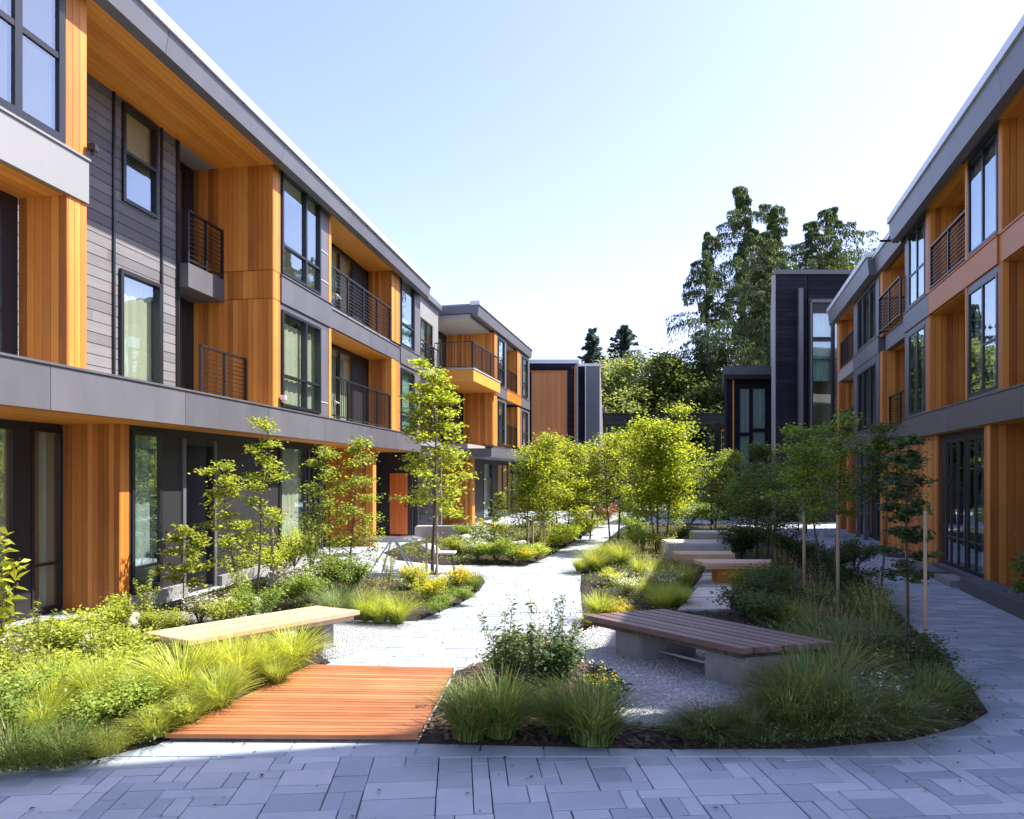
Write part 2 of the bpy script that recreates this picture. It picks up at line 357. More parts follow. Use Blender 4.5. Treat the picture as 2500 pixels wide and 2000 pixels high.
# core volume behind (closed back, ends, floors)
mb=MB(); L.box(mb,U['a'],U['k'],-9,-3.4,0,8.05); L.box(mb,U['a']-.02,U['a']+.1,-3.39,-1.2,0,8.1); L.box(mb,U['k']-.12,U['k'],-3.39,-.05,0,8.1)
mb.build('core_wall',M['charcoal'],B)
# floor slabs
mb=MB()
L.box(mb,U['a'],U['k'],-3.39,-.035,2.79,3.27); L.box(mb,U['a'],U['c'],-3.39,-.035,5.4,5.87); L.box(mb,U['c'],U['e'],-3.39,-1.82,5.42,5.72); L.box(mb,U['f'],U['k'],-3.39,-.035,5.4,5.87)
mb.build('floor_slab',M['soffit_beige'],B)
slab(L,B,U['a'],U['k']+.02,-.034,0.02,*zF,seam=2.4)
slab(L,B,U['a'],U['c'],-.034,.03,*zB,mat='panel_light',seam=5.5)
slab(L,B,U['f'],U['h'],-.034,.03,*zB,seam=9)
slab(L,B,U['h']+.01,U['j'],-.034,.0,5.38,5.82,seam=2.5)
slab(L,B,U['j']+.01,U['k'],-.034,.03,*zB,seam=9)
soffit(L,B,U['a'],U['k'],-1.7,-.04,zF[0]+.02)
soffit(L,B,U['c'],U['e'],-1.2,.1,zR[0]+.1)
soffit(L,B,U['c'],U['e'],-3.0,-1.2,zR[0]+.1,mat='soffit_beige')
soffit(L,B,U['h'],U['i'],-1.0,.1,zR[0]+.1)
soffit(L,B,U['h'],U['i'],-.75,-.04,5.37)
soffit(L,B,U['a'],8.14,-.68,-.04,5.37)
# --- bay A: upper window + cedar strip ; level 2 recess
window(L,B,U['a']+.1,U['b'],5.93,8.02,0,mull=(ys(38),6.2,4.9),trans=(6.92,),fw=.085)
fin(L,B,U['b'],U['c'],-.7,.0,5.9,8.05)
mb=MB(); L.box(mb,U['a'],U['b'],-.0,.02,5.895,5.925); mb.build('sill',M['black'],B)
fin(L,B,8.14,U['c'],-.66,0,3.3,5.36)
mb=MB(); L.box(mb,U['a'],8.13,-.78,-.66,3.3,3.34); wallgrid(L,mb,U['a'],8.13,3.34,5.36,-.78,-.66,[(U['a']+.3,7.95,3.42,5.25)]); mb.build('recess_wall',M['charcoal'],B)
window(L,B,U['a']+.3,7.95,3.42,5.25,-.66,mull=(7.3,5.6),trans=(3.95,),curtain=(.5,1,0,1))
# --- weathered siding panel with two windows
v=-1.2
w1=(ys(256,v),ys(330,v),6.3,7.85); w2=(ys(250,v),ys(336,v),3.44,5.22)
mb=MB(); siding(L,mb,U['c']-.1,U['d'],3.3,7.98,v-.2,v,[w1,w2],.165); mb.build('plank_wall',M['siding'],B)
window(L,B,*w1,v,trans=(7.1,),fw=.06,curtain=(0,1,.55,1),tcol='room',proud=.04)
window(L,B,*w2,v,fw=.06,curtain=(0,1,0,1),proud=.05)
mb=MB()
for px in (238,339,374): u=ys(px,v); L.box(mb,u-.02,u+.02,v+.001,v+.03,3.3,7.93)
L.box(mb,U['d']-.04,U['d']+.012,v-.2,v+.02,3.3,7.93)
mb.build('trim_strip',M['black'],B)
# --- balcony recess 1
mb=MB(); wallgrid(L,mb,U['d']-.2,U['e'],3.3,8.1,-1.8,-1.65,[(11.9,12.75,3.35,5.2),(11.9,12.75,5.8,7.85)]); mb.build('recess_wall',M['charcoal'],B)
for z in (3.35,5.8): window(L,B,11.9,12.75,z,z+2.0,-1.66,mull=(12.32,),name='balcony_door')
fin(L,B,U['e'],U['f'],-1.65,0,3.3,8.08,seams=(5.36,5.9))
mb=MB(); L.box(mb,U['d']+.02,U['e']-.002,-1.64,-1.0,5.32,5.74); mb.build('balcony_slab',M['fascia'],B)
railing(L,B,U['d']+.05,U['e']-.03,-1.03,5.74,.95,post=.7)
railing(L,B,U['d']-.3,U['e']-.03,-.55,3.3,.92,post=.7)
# --- bay B
for (z0,z1,tr,cu) in ((5.93,7.95,6.5,None),(3.34,5.22,3.95,(0,1,0,.9))):
    mb=MB(); wallgrid(L,mb,U['f'],U['h']-.14,z0-.03,z1+.13,-.12,-.001,[(13.28,14.98,z0,z1)]); mb.build('bay_panel',M['fascia'],B)
    window(L,B,13.28,14.98,z0,z1,.0,mull=(14.3,),trans=(tr,),fw=.055,curtain=cu,proud=.04)
    fin(L,B,U['h']-.14,U['h'],-.9,.01,z0-.03,z1+.13)
mb=MB(); L.box(mb,15.0,15.4,.001,.012,6.95,6.97,.9); L.box(mb,15.0,15.4,.001,.012,3.6,3.62,.9); L.box(mb,14.99,15.41,.001,.012,6.3,6.32,.9)
mb.build('joint_strip',M['silver'],B)
# --- recess C (balconies with glass doors)
mb=MB(); wallgrid(L,mb,U['h'],U['i'],3.3,8.1,-.85,-.72,[(15.9,18.6,3.36,5.25),(15.9,18.6,5.93,7.9)]); mb.build('recess_wall',M['charcoal'],B)
for z in (3.36,5.93): window(L,B,15.9,18.6,z,z+1.9,-.72,mull=(16.9,17.7),name='balcony_door',curtain=(.55,1,0,1),tcol='room')
fin(L,B,U['i'],U['j'],-.7,.0,3.3,5.36); fin(L,B,U['i'],U['j'],-.7,.0,5.9,8.08)
railing(L,B,U['h']+.05,U['i']-.03,-.05,5.82,1.0); railing(L,B,U['h']+.05,U['i']-.03,-.05,3.3,1.0,vert=True)
# --- bay E
for (z0,z1,tr) in ((5.93,7.95,6.6),(3.34,5.22,3.9)):
    mb=MB(); wallgrid(L,mb,U['j'],U['k'],z0-.03,z1+.13,-.12,-.001,[(20.5,21.8,z0,z1)]); mb.build('bay_panel',M['fascia'],B)
    window(L,B,20.5,21.8,z0,z1,.0,trans=(tr,),curtain=(0,1,0,.45) if z0>5 else (0,1,0,1),proud=.04)
# --- ground floor
g=-.66
mb=MB(); wallgrid(L,mb,U['a'],9.85,0,2.75,-1.75,-1.6,[(9.27,9.8,.06,2.66),(6.8,9.02,.06,2.66)]); mb.build('ground_wall',M['charcoal'],B)
window(L,B,9.27,9.8,.06,2.66,-1.6,trans=(.72,),curtain=(.5,.8,0,1),depth=1.2)
window(L,B,6.8,9.02,.06,2.66,-1.6,mull=(7.9,),trans=(.72,))
fin(L,B,9.8,10.0,-1.62,g,.0,2.74,w=.085)
holes=[(10.05,10.72,.25,2.66),(14.43,15.66,.2,2.62),(15.75,16.4,.2,2.62),(11.3,12.1,.05,2.5)]
mb=MB(); wallgrid(L,mb,10.0,16.6,0,2.75,g-.15,g-.01,holes); mb.build('ground_wall',M['charcoal'],B)
window(L,B,*holes[0],g,trans=(.6,),curtain=(0,1,.13,1),fw=.06)
window(L,B,*holes[1],g,curtain=(.3,.9,0,1)); window(L,B,*holes[2],g,mull=(16.1,))
d=MB(); L.box(d,11.3,12.1,g-.7,g-.6,.05,2.5); do=d.build('entry_door',M['black'],B)
d=MB(); L.box(d,11.38,11.42,g-.6,g-.55,1.0,1.35); d.build('handle',M['silver'],do)
d=MB(); L.box(d,11.22,11.3,g-.6,g+.02,0,2.6); L.box(d,12.1,12.17,g-.6,g+.02,0,2.6); d.build('door_surround',M['fascia'],B)
d=MB(); L.box(d,10.0,11.2,g,g+.12,.0,.2); L.box(d,12.2,16.5,g,g+.1,.0,.18); d.build('plinth',M['panel_light'],B)
fin(L,B,19.0,19.25,-1.7,-.3,0,2.74)
mb=MB(); wallgrid(L,mb,16.6,22.5,0,2.75,-1.85,-1.7,[]); L.box(mb,16.5,16.6,-1.7,g,0,2.75); L.box(mb,22.3,22.45,-1.7,-.2,0,2.75); mb.build('ground_wall',M['charcoal'],B)
d=MB(); 
for i in range(6): L.box(d,22.24,22.3,-.95+i*.1,-.855+i*.1,.05,2.05)
do=d.build('orange_door',M['orange_door'],B,label='vivid orange plank door in the dark ground floor recess')
d=MB(); L.box(d,22.2,22.24,-.42,-.39,.95,1.2); d.build('handle',M['black'],do)
# small wall lights and a flood light on the corner
for (u,z) in ((13.24,3.42),(8.46,5.97)):
    d=MB(); P=L.P(u,.06,z); d.tube([(P[0],P[1],z-.02),(P[0],P[1],z+.03)],.025); d.wbox(P[0]-.04,P[0]+.06,P[1]-.05,P[1]+.05,z+.03,z+.12); d.build('wall_lamp',M['white'] if u>9 else M['black'],B,bevel=.008)
# ================================================================== CONNECTOR + SECOND BUILDING
K=thing('link_building','narrow pale grey glazed link block between the two left buildings','building',(-3.2,24,0))
mb=MB(); hs=[(22.8,23.5,5.9,7.5),(23.7,25.2,5.9,7.5),(22.8,25.2,3.4,5.1)]
wallgrid(L,mb,22.56,26.0,0,8.25,-.6,-.35,hs); mb.build('wall',M['panel_light'],K)
for h in hs: window(L,K,*h,-.35,mull=((h[0]+h[1])/2,),trans=(h[2]+.7,),curtain=(0,.6,0,1))
mb=MB(); L.box(mb,22.56,26,-8,-.2,8.25,8.45); mb.build('roof',M['fascia'],K)
railing(L,K,22.7,25.6,-.15,5.7,.9); mb=MB(); L.box(mb,22.6,25.8,-.34,-.1,5.5,5.7); mb.build('balcony_slab',M['panel_light'],K); mb=MB(); L.box(mb,22.6,25.8,-.34,-.1,3.0,3.2); mb.build('balcony_slab',M['panel_light'],K)
S=side(-7.73,.241,-1); sy=S.y
D=thing('apartment_building','further left three storey building with a roof canopy over a corner balcony','building',(-.5,30,0))
s0,s1,s2,s3,s4,s5=26.2,29.0,29.4,31.0,33.8,35.9
roof(S,D,s0,s5,-7,0.1,8.1,8.68)
mb=MB(); S.box(mb,s0+.05,s5-.02,-6.9,-.2,8.02,8.2); mb.build('canopy_soffit',M['soffit_beige'],D)
mb=MB(); S.box(mb,27.6,s5,-7,-2.3,0,8.1); S.box(mb,s0+1.3,27.6,-7,-2.6,0,8.1); S.box(mb,s5-.12,s5,-2.3,-.1,0,8.1); mb.build('core_wall',M['charcoal'],D)
# level slabs
mb=MB(); S.box(mb,s1,s5,-2.3,-.035,5.42,5.86); S.box(mb,s0,s5,-2.3,-.3,2.72,3.2); mb.build('floor_slab',M['soffit_beige'],D)
# corner balcony, clad in cedar, projecting towards the camera
mb=MB(); rnd=random.Random(2)
S.box(mb,25.2,28.98,-2.5,.25,5.46,5.9,.7); mb.build('balcony_slab',M['cedar_soffit'],D)
mb=MB(); S.box(mb,25.17,28.98,-2.5,.28,5.9,5.94); mb.build('slab_cap',M['silver'],D)
railing(S,D,25.25,28.9,.2,5.94,1.0,ret=(25.25,-2.3),vert=True)
mb=MB(); wallgrid(S,mb,s0+1.3,s1,5.9,8.05,-2.3,-2.15,[(27.7,28.7,6.0,7.8)]); mb.build('recess_wall',M['charcoal'],D)
window(S,D,27.7,28.7,6.0,7.8,-2.15,name='balcony_door',tcol='curtain',curtain=(0,1,0,1))
fin(S,D,s1,s2,-2.2,0,5.95,8.05); fin(S,D,s1-.3,s2,-1.3,0,3.25,5.46)
mb=MB(); S.box(mb,27.2,s1-.3,-1.5,-1.35,0,5.46); mb.build('recess_wall',M['charcoal'],D)
for (z0,z1) in ((5.95,7.95),(3.4,5.2)):
    mb=MB(); wallgrid(S,mb,s2,s3,z0-.05,z1+.1,-.12,0,[(29.55,30.6,z0,z1)]); mb.build('bay_panel',M['fascia'],D)
    window(S,D,29.55,30.6,z0,z1,0,trans=(z0+.7,),proud=.04,curtain=(0,.5,0,1))
    mb=MB(); S.box(mb,s3,33.2,-1.3,-1.15,z0-.05,z1+.1); mb.build('recess_wall',M['charcoal'],D)
    fin(S,D,33.2,33.8,-1.15,0,z0-.05,z1+.1)
    railing(S,D,s3+.05,33.15,-.05,z0-.05,.95,vert=True)
    mb=MB(); wallgrid(S,mb,s4,s5,z0-.05,z1+.1,-.12,0,[(34.2,35.4,z0,z1)]); mb.build('bay_panel',M['fascia'],D)
    window(S,D,34.2,35.4,z0,z1,0,trans=(z0+.7,),proud=.04,curtain=(0,1,0,1))
slab(S,D,s1,s3,-.034,.02,5.4,5.88,seam=9); slab(S,D,s3+.01,s4,-.034,.03,5.4,5.88,seam=9,mat='orange_panel'); slab(S,D,s4+.01,s5,-.034,.02,5.4,5.88,seam=9)
slab(S,D,s1-.3,s5,-.034,.02,2.9,3.22,seam=4)
# ground canopy and entrance
mb=MB(); S.box(mb,25.3,34.0,-2.3,.9,2.66,2.98); mb.build('entrance_canopy',M['fascia'],D)
fin(S,D,27.0,27.3,-2.0,-.35,0,2.66)
mb=MB(); wallgrid(S,mb,27.3,s5,0,2.7,-.7,-.55,[(29.2,30.6,.1,2.5),(31.5,34.5,.1,2.5)]); mb.build('ground_wall',M['charcoal'],D)
window(S,D,29.2,30.6,.1,2.5,-.55,curtain=(0,1,0,1)); window(S,D,31.5,34.5,.1,2.5,-.55,mull=(32.5,33.5))
# stacked slate wall by the orange door
mb=MB(); rnd=random.Random(4); z=0
SW=thing('stone_wall','dark stacked slate wall end beside the orange door','wall',(-3.0,24.5,0))
while z<2.6:
    h=.05+rnd.random()*.06; x=-3.55
    while x<-2.45:
        w=.15+rnd.random()*.35; mb.wbox(x,min(x+w,-2.4)-.008,23.2-rnd.random()*.03,23.6,z,z+h-.006); x+=w
    z+=h
mb.build('slate_courses',M['slate'],SW)
# ================================================================== DARK GABLE HOUSE (far left of centre)
T=front(38.0); H=thing('dark_house','charcoal house ending the left row, with one big cedar panel facing the path','building',(2.4,39,0))
xx=lambda px,y:(px-CX)/FP*y
mb=MB(); siding(T,mb,-2.5,xx(1216,38),0,8.2,-6,0,[],.2,blen=6); mb.build('wall',M['siding_dark'],H)
mb=MB(); T.box(mb,-2.6,xx(1216,38)+.08,-6,.06,8.2,8.42); mb.build('roof',M['silver'],H)
mb=MB(); vboards(T,mb,xx(1119,38),xx(1192,38),.3,7.7,.001,.10,w=.16); mb.build('cedar_panel',M['cedar_red'],H)
mb=MB(); T.box(mb,xx(1119,38)-.05,xx(1192,38)+.05,0,.14,7.7,7.78); T.box(mb,xx(1192,38),xx(1192,38)+.05,.001,.14,0,7.7); mb.build('panel_frame',M['cedar'],H)
mb=MB(); T.box(mb,xx(1213,38),xx(1217,38),.002,.09,0,8.2); T.box(mb,xx(1205,38),xx(1206,38),.002,.06,7.9,8.0); mb.build('corner_trim',M['panel_light'],H)
mb=MB(); T.box(mb,xx(1209,38),xx(1212.5,38),.002,.07,0,8.1); mb.build('cedar_strip',M['cedar'],H)
T2=front(41.0); H2=thing('dark_house','narrow charcoal house with a sloping pale side wall just left of the footbridge','building',(4.8,42,0))
a,b=xx(1222,41),xx(1262,41)
mb=MB(); siding(T2,mb,xx(1212,41),xx(1232,41),0,8.5,-6,0,[],.2); mb.build('wall',M['siding_dark'],H2)
mb=MB(); T2.box(mb,xx(1232,41),b,-6,.15,0,8.5,.5); mb.build('front_panel',M['fascia'],H2)
mb=MB(); T2.box(mb,xx(1212,41)-.05,b+.06,-6,.2,8.5,8.66); T2.box(mb,xx(1231,41),xx(1233,41),.16,.22,0,8.5); mb.build('roof',M['silver'],H2)
mb=MB(); mb.box8([(b,41,0),(b+.45,41.4,0),(b+.45,47,0),(b,47,0),(b,41,8.45),(b+.12,41.4,8.45),(b+.12,47,8.45),(b,47,8.45)]); mb.build('side_wall',M['panel_light'],H2)
mb=MB(); mb.box8([(b+.3,43,0),(b+1.0,43,0),(b+1.0,47,0),(b+.3,47,0),(b+.3,43,6.2),(b+.6,43,6.2),(b+.6,47,6.2),(b+.3,47,6.2)]); mb.build('low_wing',M['fascia'],H2)
# ================================================================== FOOTBRIDGE
BR=thing('footbridge','dark steel footbridge on slim posts spanning the path between the buildings','bridge',(8,43,0))
mb=MB(); x0,x1=xx(1250,42.5),xx(1545,42.5); mb.wbox(x0,x1,42.2,43.6,5.12,5.76); mb.wbox(x0-.05,x1,42.1,43.7,5.76,5.82); mb.wbox(x0,x1,42.15,42.2,5.4,5.43); mb.build('deck_beam',M['charcoal'],BR)
for px in (1256,1283,1335,1420,1490,1524):
    mb=MB(); x=xx(px,42.4); mb.wbox(x-.09,x+.09,42.3,42.5,0,5.12); mb.build('post',M['black'],BR)
mb=MB(); mb.wbox(xx(1262,42.4),xx(1283,42.4),42.35,42.4,2.1,2.2); mb.wbox(xx(1275,43),xx(1335,43),43,43.1,3.9,4.05); mb.build('cross_rail',M['black'],BR)
# low pavilion under the bridge
PV=thing('garden_pavilion','small grey garden pavilion with a flat roof seen far down the path under the footbridge','pavilion',(6.4,36,0))
mb=MB(); mb.wbox(xx(1290,36),xx(1342,36),36,38.4,1.95,2.05); mb.build('roof',M['silver'],PV)
mb=MB(); mb.wbox(xx(1300,36),xx(1338,36),36.3,38,0.9,1.93,.4); mb.wbox(xx(1300,36),xx(1338,36),36.3,38,0,.55,.4); mb.build('wall',M['fascia'],PV)
for px in (1292,1311,1326,1340):
    mb=MB(); x=xx(px,36); mb.wbox(x-.05,x+.05,36.05,36.15,0,1.95); mb.build('post',M['charcoal'],PV)
mb=MB(); mb.wbox(xx(1290,36),xx(1342,36),36.05,36.12,.6,.68); mb.build('rail',M['panel_light'],PV)
# everyday traces on the balconies: slim chairs and planters
def chair(label,F,u,v,z):
    p=F.P(u,v,z); t=thing('balcony_chair',label,'chair',p); x,y,_=p
    mb=MB(); mb.wbox(x-.22,x+.22,y-.22,y+.22,z+.42,z+.46); mb.build('seat',M['white'],t,bevel=.008)
    mb=MB(); mb.wbox(x-.24,x-.2,y-.22,y+.22,z+.46,z+.85); mb.build('backrest',M['white'],t,bevel=.008)
    for a in (-1,1):
        for b in (-1,1): mb=MB(); mb.tube([(x+a*.18,y+b*.18,z+.42),(x+a*.21,y+b*.21,z)],.013,6); mb.build('leg',M['black'],t)
chair('white chair behind the vertical bar railing of the lower balcony, left building',L,16.3,-.4,3.3)
chair('white chair on the upper balcony of the left building',L,16.4,-.4,5.87)
# ================================================================== RIGHT BUILDING
Q=side(4.6,.297,1); qy=Q.y
RB=thing('apartment_building','shaded three storey building on the right with cedar recesses and a burnt orange band','building',(9.0,15,0))
n0=6.9; r1=qy(2110); r2=qy(2103); r3=qy(2033); r4=qy(2026); r5=qy(1958); r6=qy(1950); r7=qy(1912); r8=qy(1905)
zF2=(2.85,3.35)
roof(Q,RB,n0,r8,-9,.3,7.62,8.25)
mb=MB(); Q.box(mb,n0,26.0,-9,-3.4,0,7.98); mb.build('core_wall',M['charcoal'],RB)
mb=MB(); Q.box(mb,n0,r8,-3.39,-.035,2.9,3.3); Q.box(mb,n0,r8,-3.39,-.035,5.5,5.85); mb.build('floor_slab',M['soffit_beige'],RB)
slab(Q,RB,n0,r8,-.034,.05,*zF2,seam=3.1,mat='fascia_warm')
slab(Q,RB,n0,r2-.01,-.034,.0,5.42,5.9,seam=2.6,mat='orange_panel'); slab(Q,RB,r2,r5,-.034,.03,5.42,5.9,seam=2.6,mat='orange_panel'); slab(Q,RB,r5+.01,r8,-.034,.03,5.42,5.9,seam=9)
soffit(Q,RB,n0,r8,-1.2,-.04,zF2[0]+.02); 
for a,b in ((n0,r1),(r3,r5)): soffit(Q,RB,a,b,-1.0,.1,7.72); soffit(Q,RB,a,b,-1.0,-.04,5.44)
lv=((3.38,5.42),(5.92,7.76))
for z0,z1 in lv:
    # near recess (mostly out of frame) and its cedar end wall
    mb=MB(); wallgrid(Q,mb,n0,r1,z0,z1,-1.1,-1.0,[(7.3,9.6,z0+.05,z1-.15)]); mb.build('recess_wall',M['charcoal'],RB)
    window(Q,RB,7.3,9.6,z0+.05,z1-.15,-1.0,mull=(8.4,),name='balcony_door')
    fin(Q,RB,r1,r2+.02,-1.0,0,z0-.02,z1)
    # bay
    mb=MB(); wallgrid(Q,mb,r2+.02,r3,z0-.02,z1,-.12,-.001,[(r2+.06,r3-.12,z0+.03,z1-.12)]); mb.build('bay_panel',M['fascia'],RB)
    window(Q,RB,r2+.06,r3-.12,z0+.03,z1-.12,0,mull=(qy(2068),),trans=((z0+.85,r2,qy(2068)),) if z0<5 else (),fw=.05,proud=.008,curtain=(0,.4,0,.5),tcol='room')
    fin(Q,RB,r3-.11,r3,-.9,.012,z0-.02,z1)
    # recess
    mb=MB(); wallgrid(Q,mb,r3,r5,z0,z1,-1.1,-.95,[(11.9,13.4,z0+.05,z1-.15)]); mb.build('recess_wall',M['charcoal'],RB)
    window(Q,RB,11.9,13.4,z0+.05,z1-.15,-.95,name='balcony_door',mull=(12.6,))
    fin(Q,RB,r5,r6,-.95,0,z0-.02,z1)
    mb=MB(); wallgrid(Q,mb,r6,r8,z0-.02,z1,-.12,-.001,[(r6+.1,r7-.05,z0+.03,z1-.12)]); mb.build('bay_panel',M['fascia'],RB)
    window(Q,RB,r6+.1,r7-.05,z0+.03,z1-.12,0,mull=(qy(1930),),trans=(z0+.75,) if z0>5 else (),fw=.05,proud=.008,curtain=(0,1,0,.3),tcol='room')
railing(Q,RB,r4-.3,r5-.02,-.02,5.92,.95)
# ground floor
mb=MB(); wallgrid(Q,mb,n0,11.3,0,2.85,-1.3,-1.15,[(8,10.5,.1,2.6)]); mb.build('ground_wall',M['charcoal'],RB)
window(Q,RB,8,10.5,.1,2.6,-1.15,mull=(9.2,))
fin(Q,RB,11.45,11.72,-1.2,-.02,.1,2.86,w=.12)
mb=MB(); wallgrid(Q,mb,11.72,14.35,.0,2.86,-.28,-.15,[(11.76,12.9,.2,2.7),(12.98,14.1,.2,2.7)]); mb.build('ground_wall',M['charcoal'],RB)
window(Q,RB,11.76,12.9,.2,2.7,-.15,mull=(12.5,),trans=(.75,),proud=.008,curtain=(.0,.35,0,.5)); window(Q,RB,12.98,14.1,.2,2.7,-.15,mull=(13.4,13.8),trans=(.75,),proud=.008)
mb=MB(); vboards(Q,mb,14.4,18.6,.08,2.86,-.25,-.1,w=.13); mb.build('cedar_wall',M['cedar'],RB)
mb=MB(); Q.box(mb,n0,11.74,-.1,.34,0,.22); Q.box(mb,11.72,14.3,-.14,.05,0,.17); mb.build('plinth',M['concrete_dark'],RB,bevel=.01)
# --- middle part
m1=r8; m2=qy(1890); m3=qy(1850)
roof(Q,RB,r8+.01,19.1,-9,.08,7.6,8.2)
mb=MB(); Q.box(mb,r8,26,-3.39,-.25,2.9,3.3); Q.box(mb,r8,26,-3.39,-.25,5.45,5.85); mb.build('floor_slab',M['soffit_beige'],RB)
slab(Q,RB,r8+.01,19.1,-.3,-.12,2.85,3.3,mat='fascia_warm'); slab(Q,RB,r8+.01,18.8,-.3,-.1,5.42,5.86)
soffit(Q,RB,r8,18.8,-1.2,-.2,7.7); soffit(Q,RB,r8,18.8,-1.2,-.3,5.44)
for z0,z1 in ((3.3,5.42),(5.86,7.74)):
    mb=MB(); wallgrid(Q,mb,r8,18.8,z0,z1,-1.35,-1.2,[(16.9,18.5,z0+.05,z1-.15)]); mb.build('recess_wall',M['charcoal'],RB)
    window(Q,RB,16.9,18.5,z0+.05,z1-.15,-1.2,mull=(17.7,),name='balcony_door')
    fin(Q,RB,18.8,19.1,-1.2,-.02,z0-.02,z1)
    railing(Q,RB,r8+.1,18.78,.06 if z0>5 else -.2,z0,1.0 if z0>5 else .85,ret=(18.75,-1.0) if z0>5 else None,vert=False)
# --- far part
roof(Q,RB,19.12,25.75,-9,.25,7.62,8.27)
soffit(Q,RB,19.12,25.7,-1.2,.05,7.72)
slab(Q,RB,19.12,22.6,-.3,.02,5.42,5.9,seam=9); slab(Q,RB,19.12,25.7,-.3,.02,2.85,3.3,mat='fascia_warm')
slab(Q,RB,22.62,25.7,-.3,-.02,5.46,5.86,mat='soffit_beige',seam=9)
for z0,z1 in ((3.32,5.42),(5.9,7.76)):
    mb=MB(); wallgrid(Q,mb,19.1,22.6,z0-.02,z1,-.12,0,[(19.5,22.0,z0+.05,z1-.2)]); mb.build('bay_panel',M['fascia'],RB)
    window(Q,RB,19.5,22.0,z0+.05,z1-.2,0,mull=(20.3,21.2),proud=.008,curtain=(0,.3,0,.5),tcol='room')
    mb=MB(); Q.box(mb,22.6,25.2,-1.3,-1.15,z0,z1); mb.build('recess_wall',M['charcoal'],RB)
    fin(Q,RB,25.2,25.7,-1.15,0,z0-.02,z1); railing(Q,RB,22.65,25.15,-.05,z0,.95,vert=True)
mb=MB(); wallgrid(Q,mb,18.6,25.7,0,2.86,-.5,-.35,[(19.3,21.0,.1,2.5),(21.6,23.0,.1,2.5)]); mb.build('ground_wall',M['charcoal'],RB)
window(Q,RB,19.3,21.0,.1,2.5,-.35,mull=(20.1,)); window(Q,RB,21.6,23.0,.1,2.5,-.35,mull=(22.3,))
fin(Q,RB,18.62,18.9,-.34,.02,0,2.86); fin(Q,RB,23.4,23.7,-.34,.02,0,2.86); fin(Q,RB,25.3,25.6,-.34,.02,0,2.86)
for u in (20.9,22.0):
    mb=MB(); Q.box(mb,u,u+.12,-.1,.02,0,2.86); mb.build('column',M['fascia'],RB)
# roof bits
for (u,v,z,l) in ((r8+.1,.25,7.7,.3),(19.3,.1,8.2,.25)):
    mb=MB(); p=Q.P(u,v,z); mb.wbox(p[0]-l,p[0],p[1]-.03,p[1]+.03,z,z+.04); mb.build('roof_spout',M['charcoal'],RB)
# ================================================================== SHADE TOWER (added out of view beside the viewer, shaped to throw the foreground shade)
E=thing('shade_tower','unseen pale clad tower added beside the viewer to shade the foreground','building',(9,2,0))
TX,TY,TH=5.3,6.43,12.9
tf=front(0)
S1=Fac((TX,0),(0,1),(-1,0)); hs=[(y,y+1.5,z,z+1.7) for y in (4.5,) for z in (.9,4,7,10)]
mb=MB(); siding(S1,mb,3.9,TY,0,TH-.3,-.2,0,hs,.2,blen=4); mb.build('wall',M['panel_light'],E)
for h in hs: window(S1,E,*h,0,mull=((h[0]+h[1])/2,),trans=(h[2]+.5,))
S2=Fac((0,TY),(1,0),(0,1)); mb=MB(); siding(S2,mb,TX,TX+1.6,0,TH-.3,-.2,0,[],.2); mb.build('end_wall',M['panel_light'],E)
mb=MB(); mb.wbox(TX+1.7,TX+2.6,3.95,TY-.25,0,TH-.3); mb.build('core_wall',M['charcoal'],E)
mb=MB(); mb.wbox(TX-.1,TX+2.7,3.85,TY+.05,TH-.3,TH); mb.build('roof',M['fascia'],E)
# ================================================================== DARK TOWERS behind
W=thing('dark_house','tall black clad house rising behind the far end of the right building','building',(13,29,0))
y=29.0; f=front(y); X0=xx(1633,y); X1=18.5
top=2+ (1000-578)/FP*y
gx0,gx1,gx2=xx(1708,y),xx(1751,y),xx(1775,y)
hz=[(gx0,gx1,7.8,8.9),(gx0,gx1,3.2,7.7),(gx1+.06,gx2,3.2,8.9)]
mb=MB(); siding(f,mb,X0,xx(1700,y),0,top,-.3,0,[],.19,blen=5); siding(f,mb,xx(1700,y)+.03,X1,9.5,top,-.3,0,[],.19,blen=5); mb.build('wall',M['siding_dark'],W)
KK=.36; mb=MB(); mb.prism([(X0-.08,y-.08),(X1,y-.08),(X1+3,y+7),(X0-.08+KK*7,y+7)],top,top+.18); mb.build('roof',M['fascia'],W)
mb=MB(); mb.prism([(X0-.02,y+.302),(X0+.2,y+.302),(X0+.2+KK*6.8,y+7),(X0-.02+KK*6.8,y+7)],0,top-.001); mb.build('side_wall',M['fascia'],W); mb=MB(); mb.box8([(X0-.06,y-.01,0),(X0-.003,y-.01,0),(X0-.003,y+.3,0),(X0-.06,y+.3,0),(X0-.06,y-.01,top),(X0-.003,y-.01,top),(X0-.003,y+.3,top),(X0-.06,y+.3,top)]); mb.build('corner_trim',M['panel_light'],W)
mb=MB(); f.box(mb,xx(1679,y),xx(1688,y),.002,.16,0,9.9); f.box(mb,xx(1703,y),xx(1706,y),.002,.18,0,9.3); mb.build('downpipe',M['fascia'],W)
mb=MB(); f.box(mb,xx(1706,y),X1,.05,.12,9.3,9.42); mb.build('trim',M['fascia'],W)
mb=MB(); wallgrid(f,mb,xx(1700,y)+.03,X1,0,9.5,-.2,.04,hz); mb.build('stair_wall',M['charcoal'],W)
mb=MB(); f.box(mb,xx(1725,y)+.03,X1,-1.95,-1.7,0,9.45); mb.build('core_wall',M['charcoal'],W)
for i,h in enumerate(hz): window(f,W,*h,.06,trans=((6.9,h[0],h[1]),) if i else (),curtain=(0,1,.62,1) if i!=0 else (0,1,0,1))
V=thing('dark_house','lower black house with tall narrow windows beside the footbridge','building',(11,34,0))
y=33.0; f=front(y); X0=xx(1529,y); X1=xx(1640,y); top=2+(1000-800)/FP*y
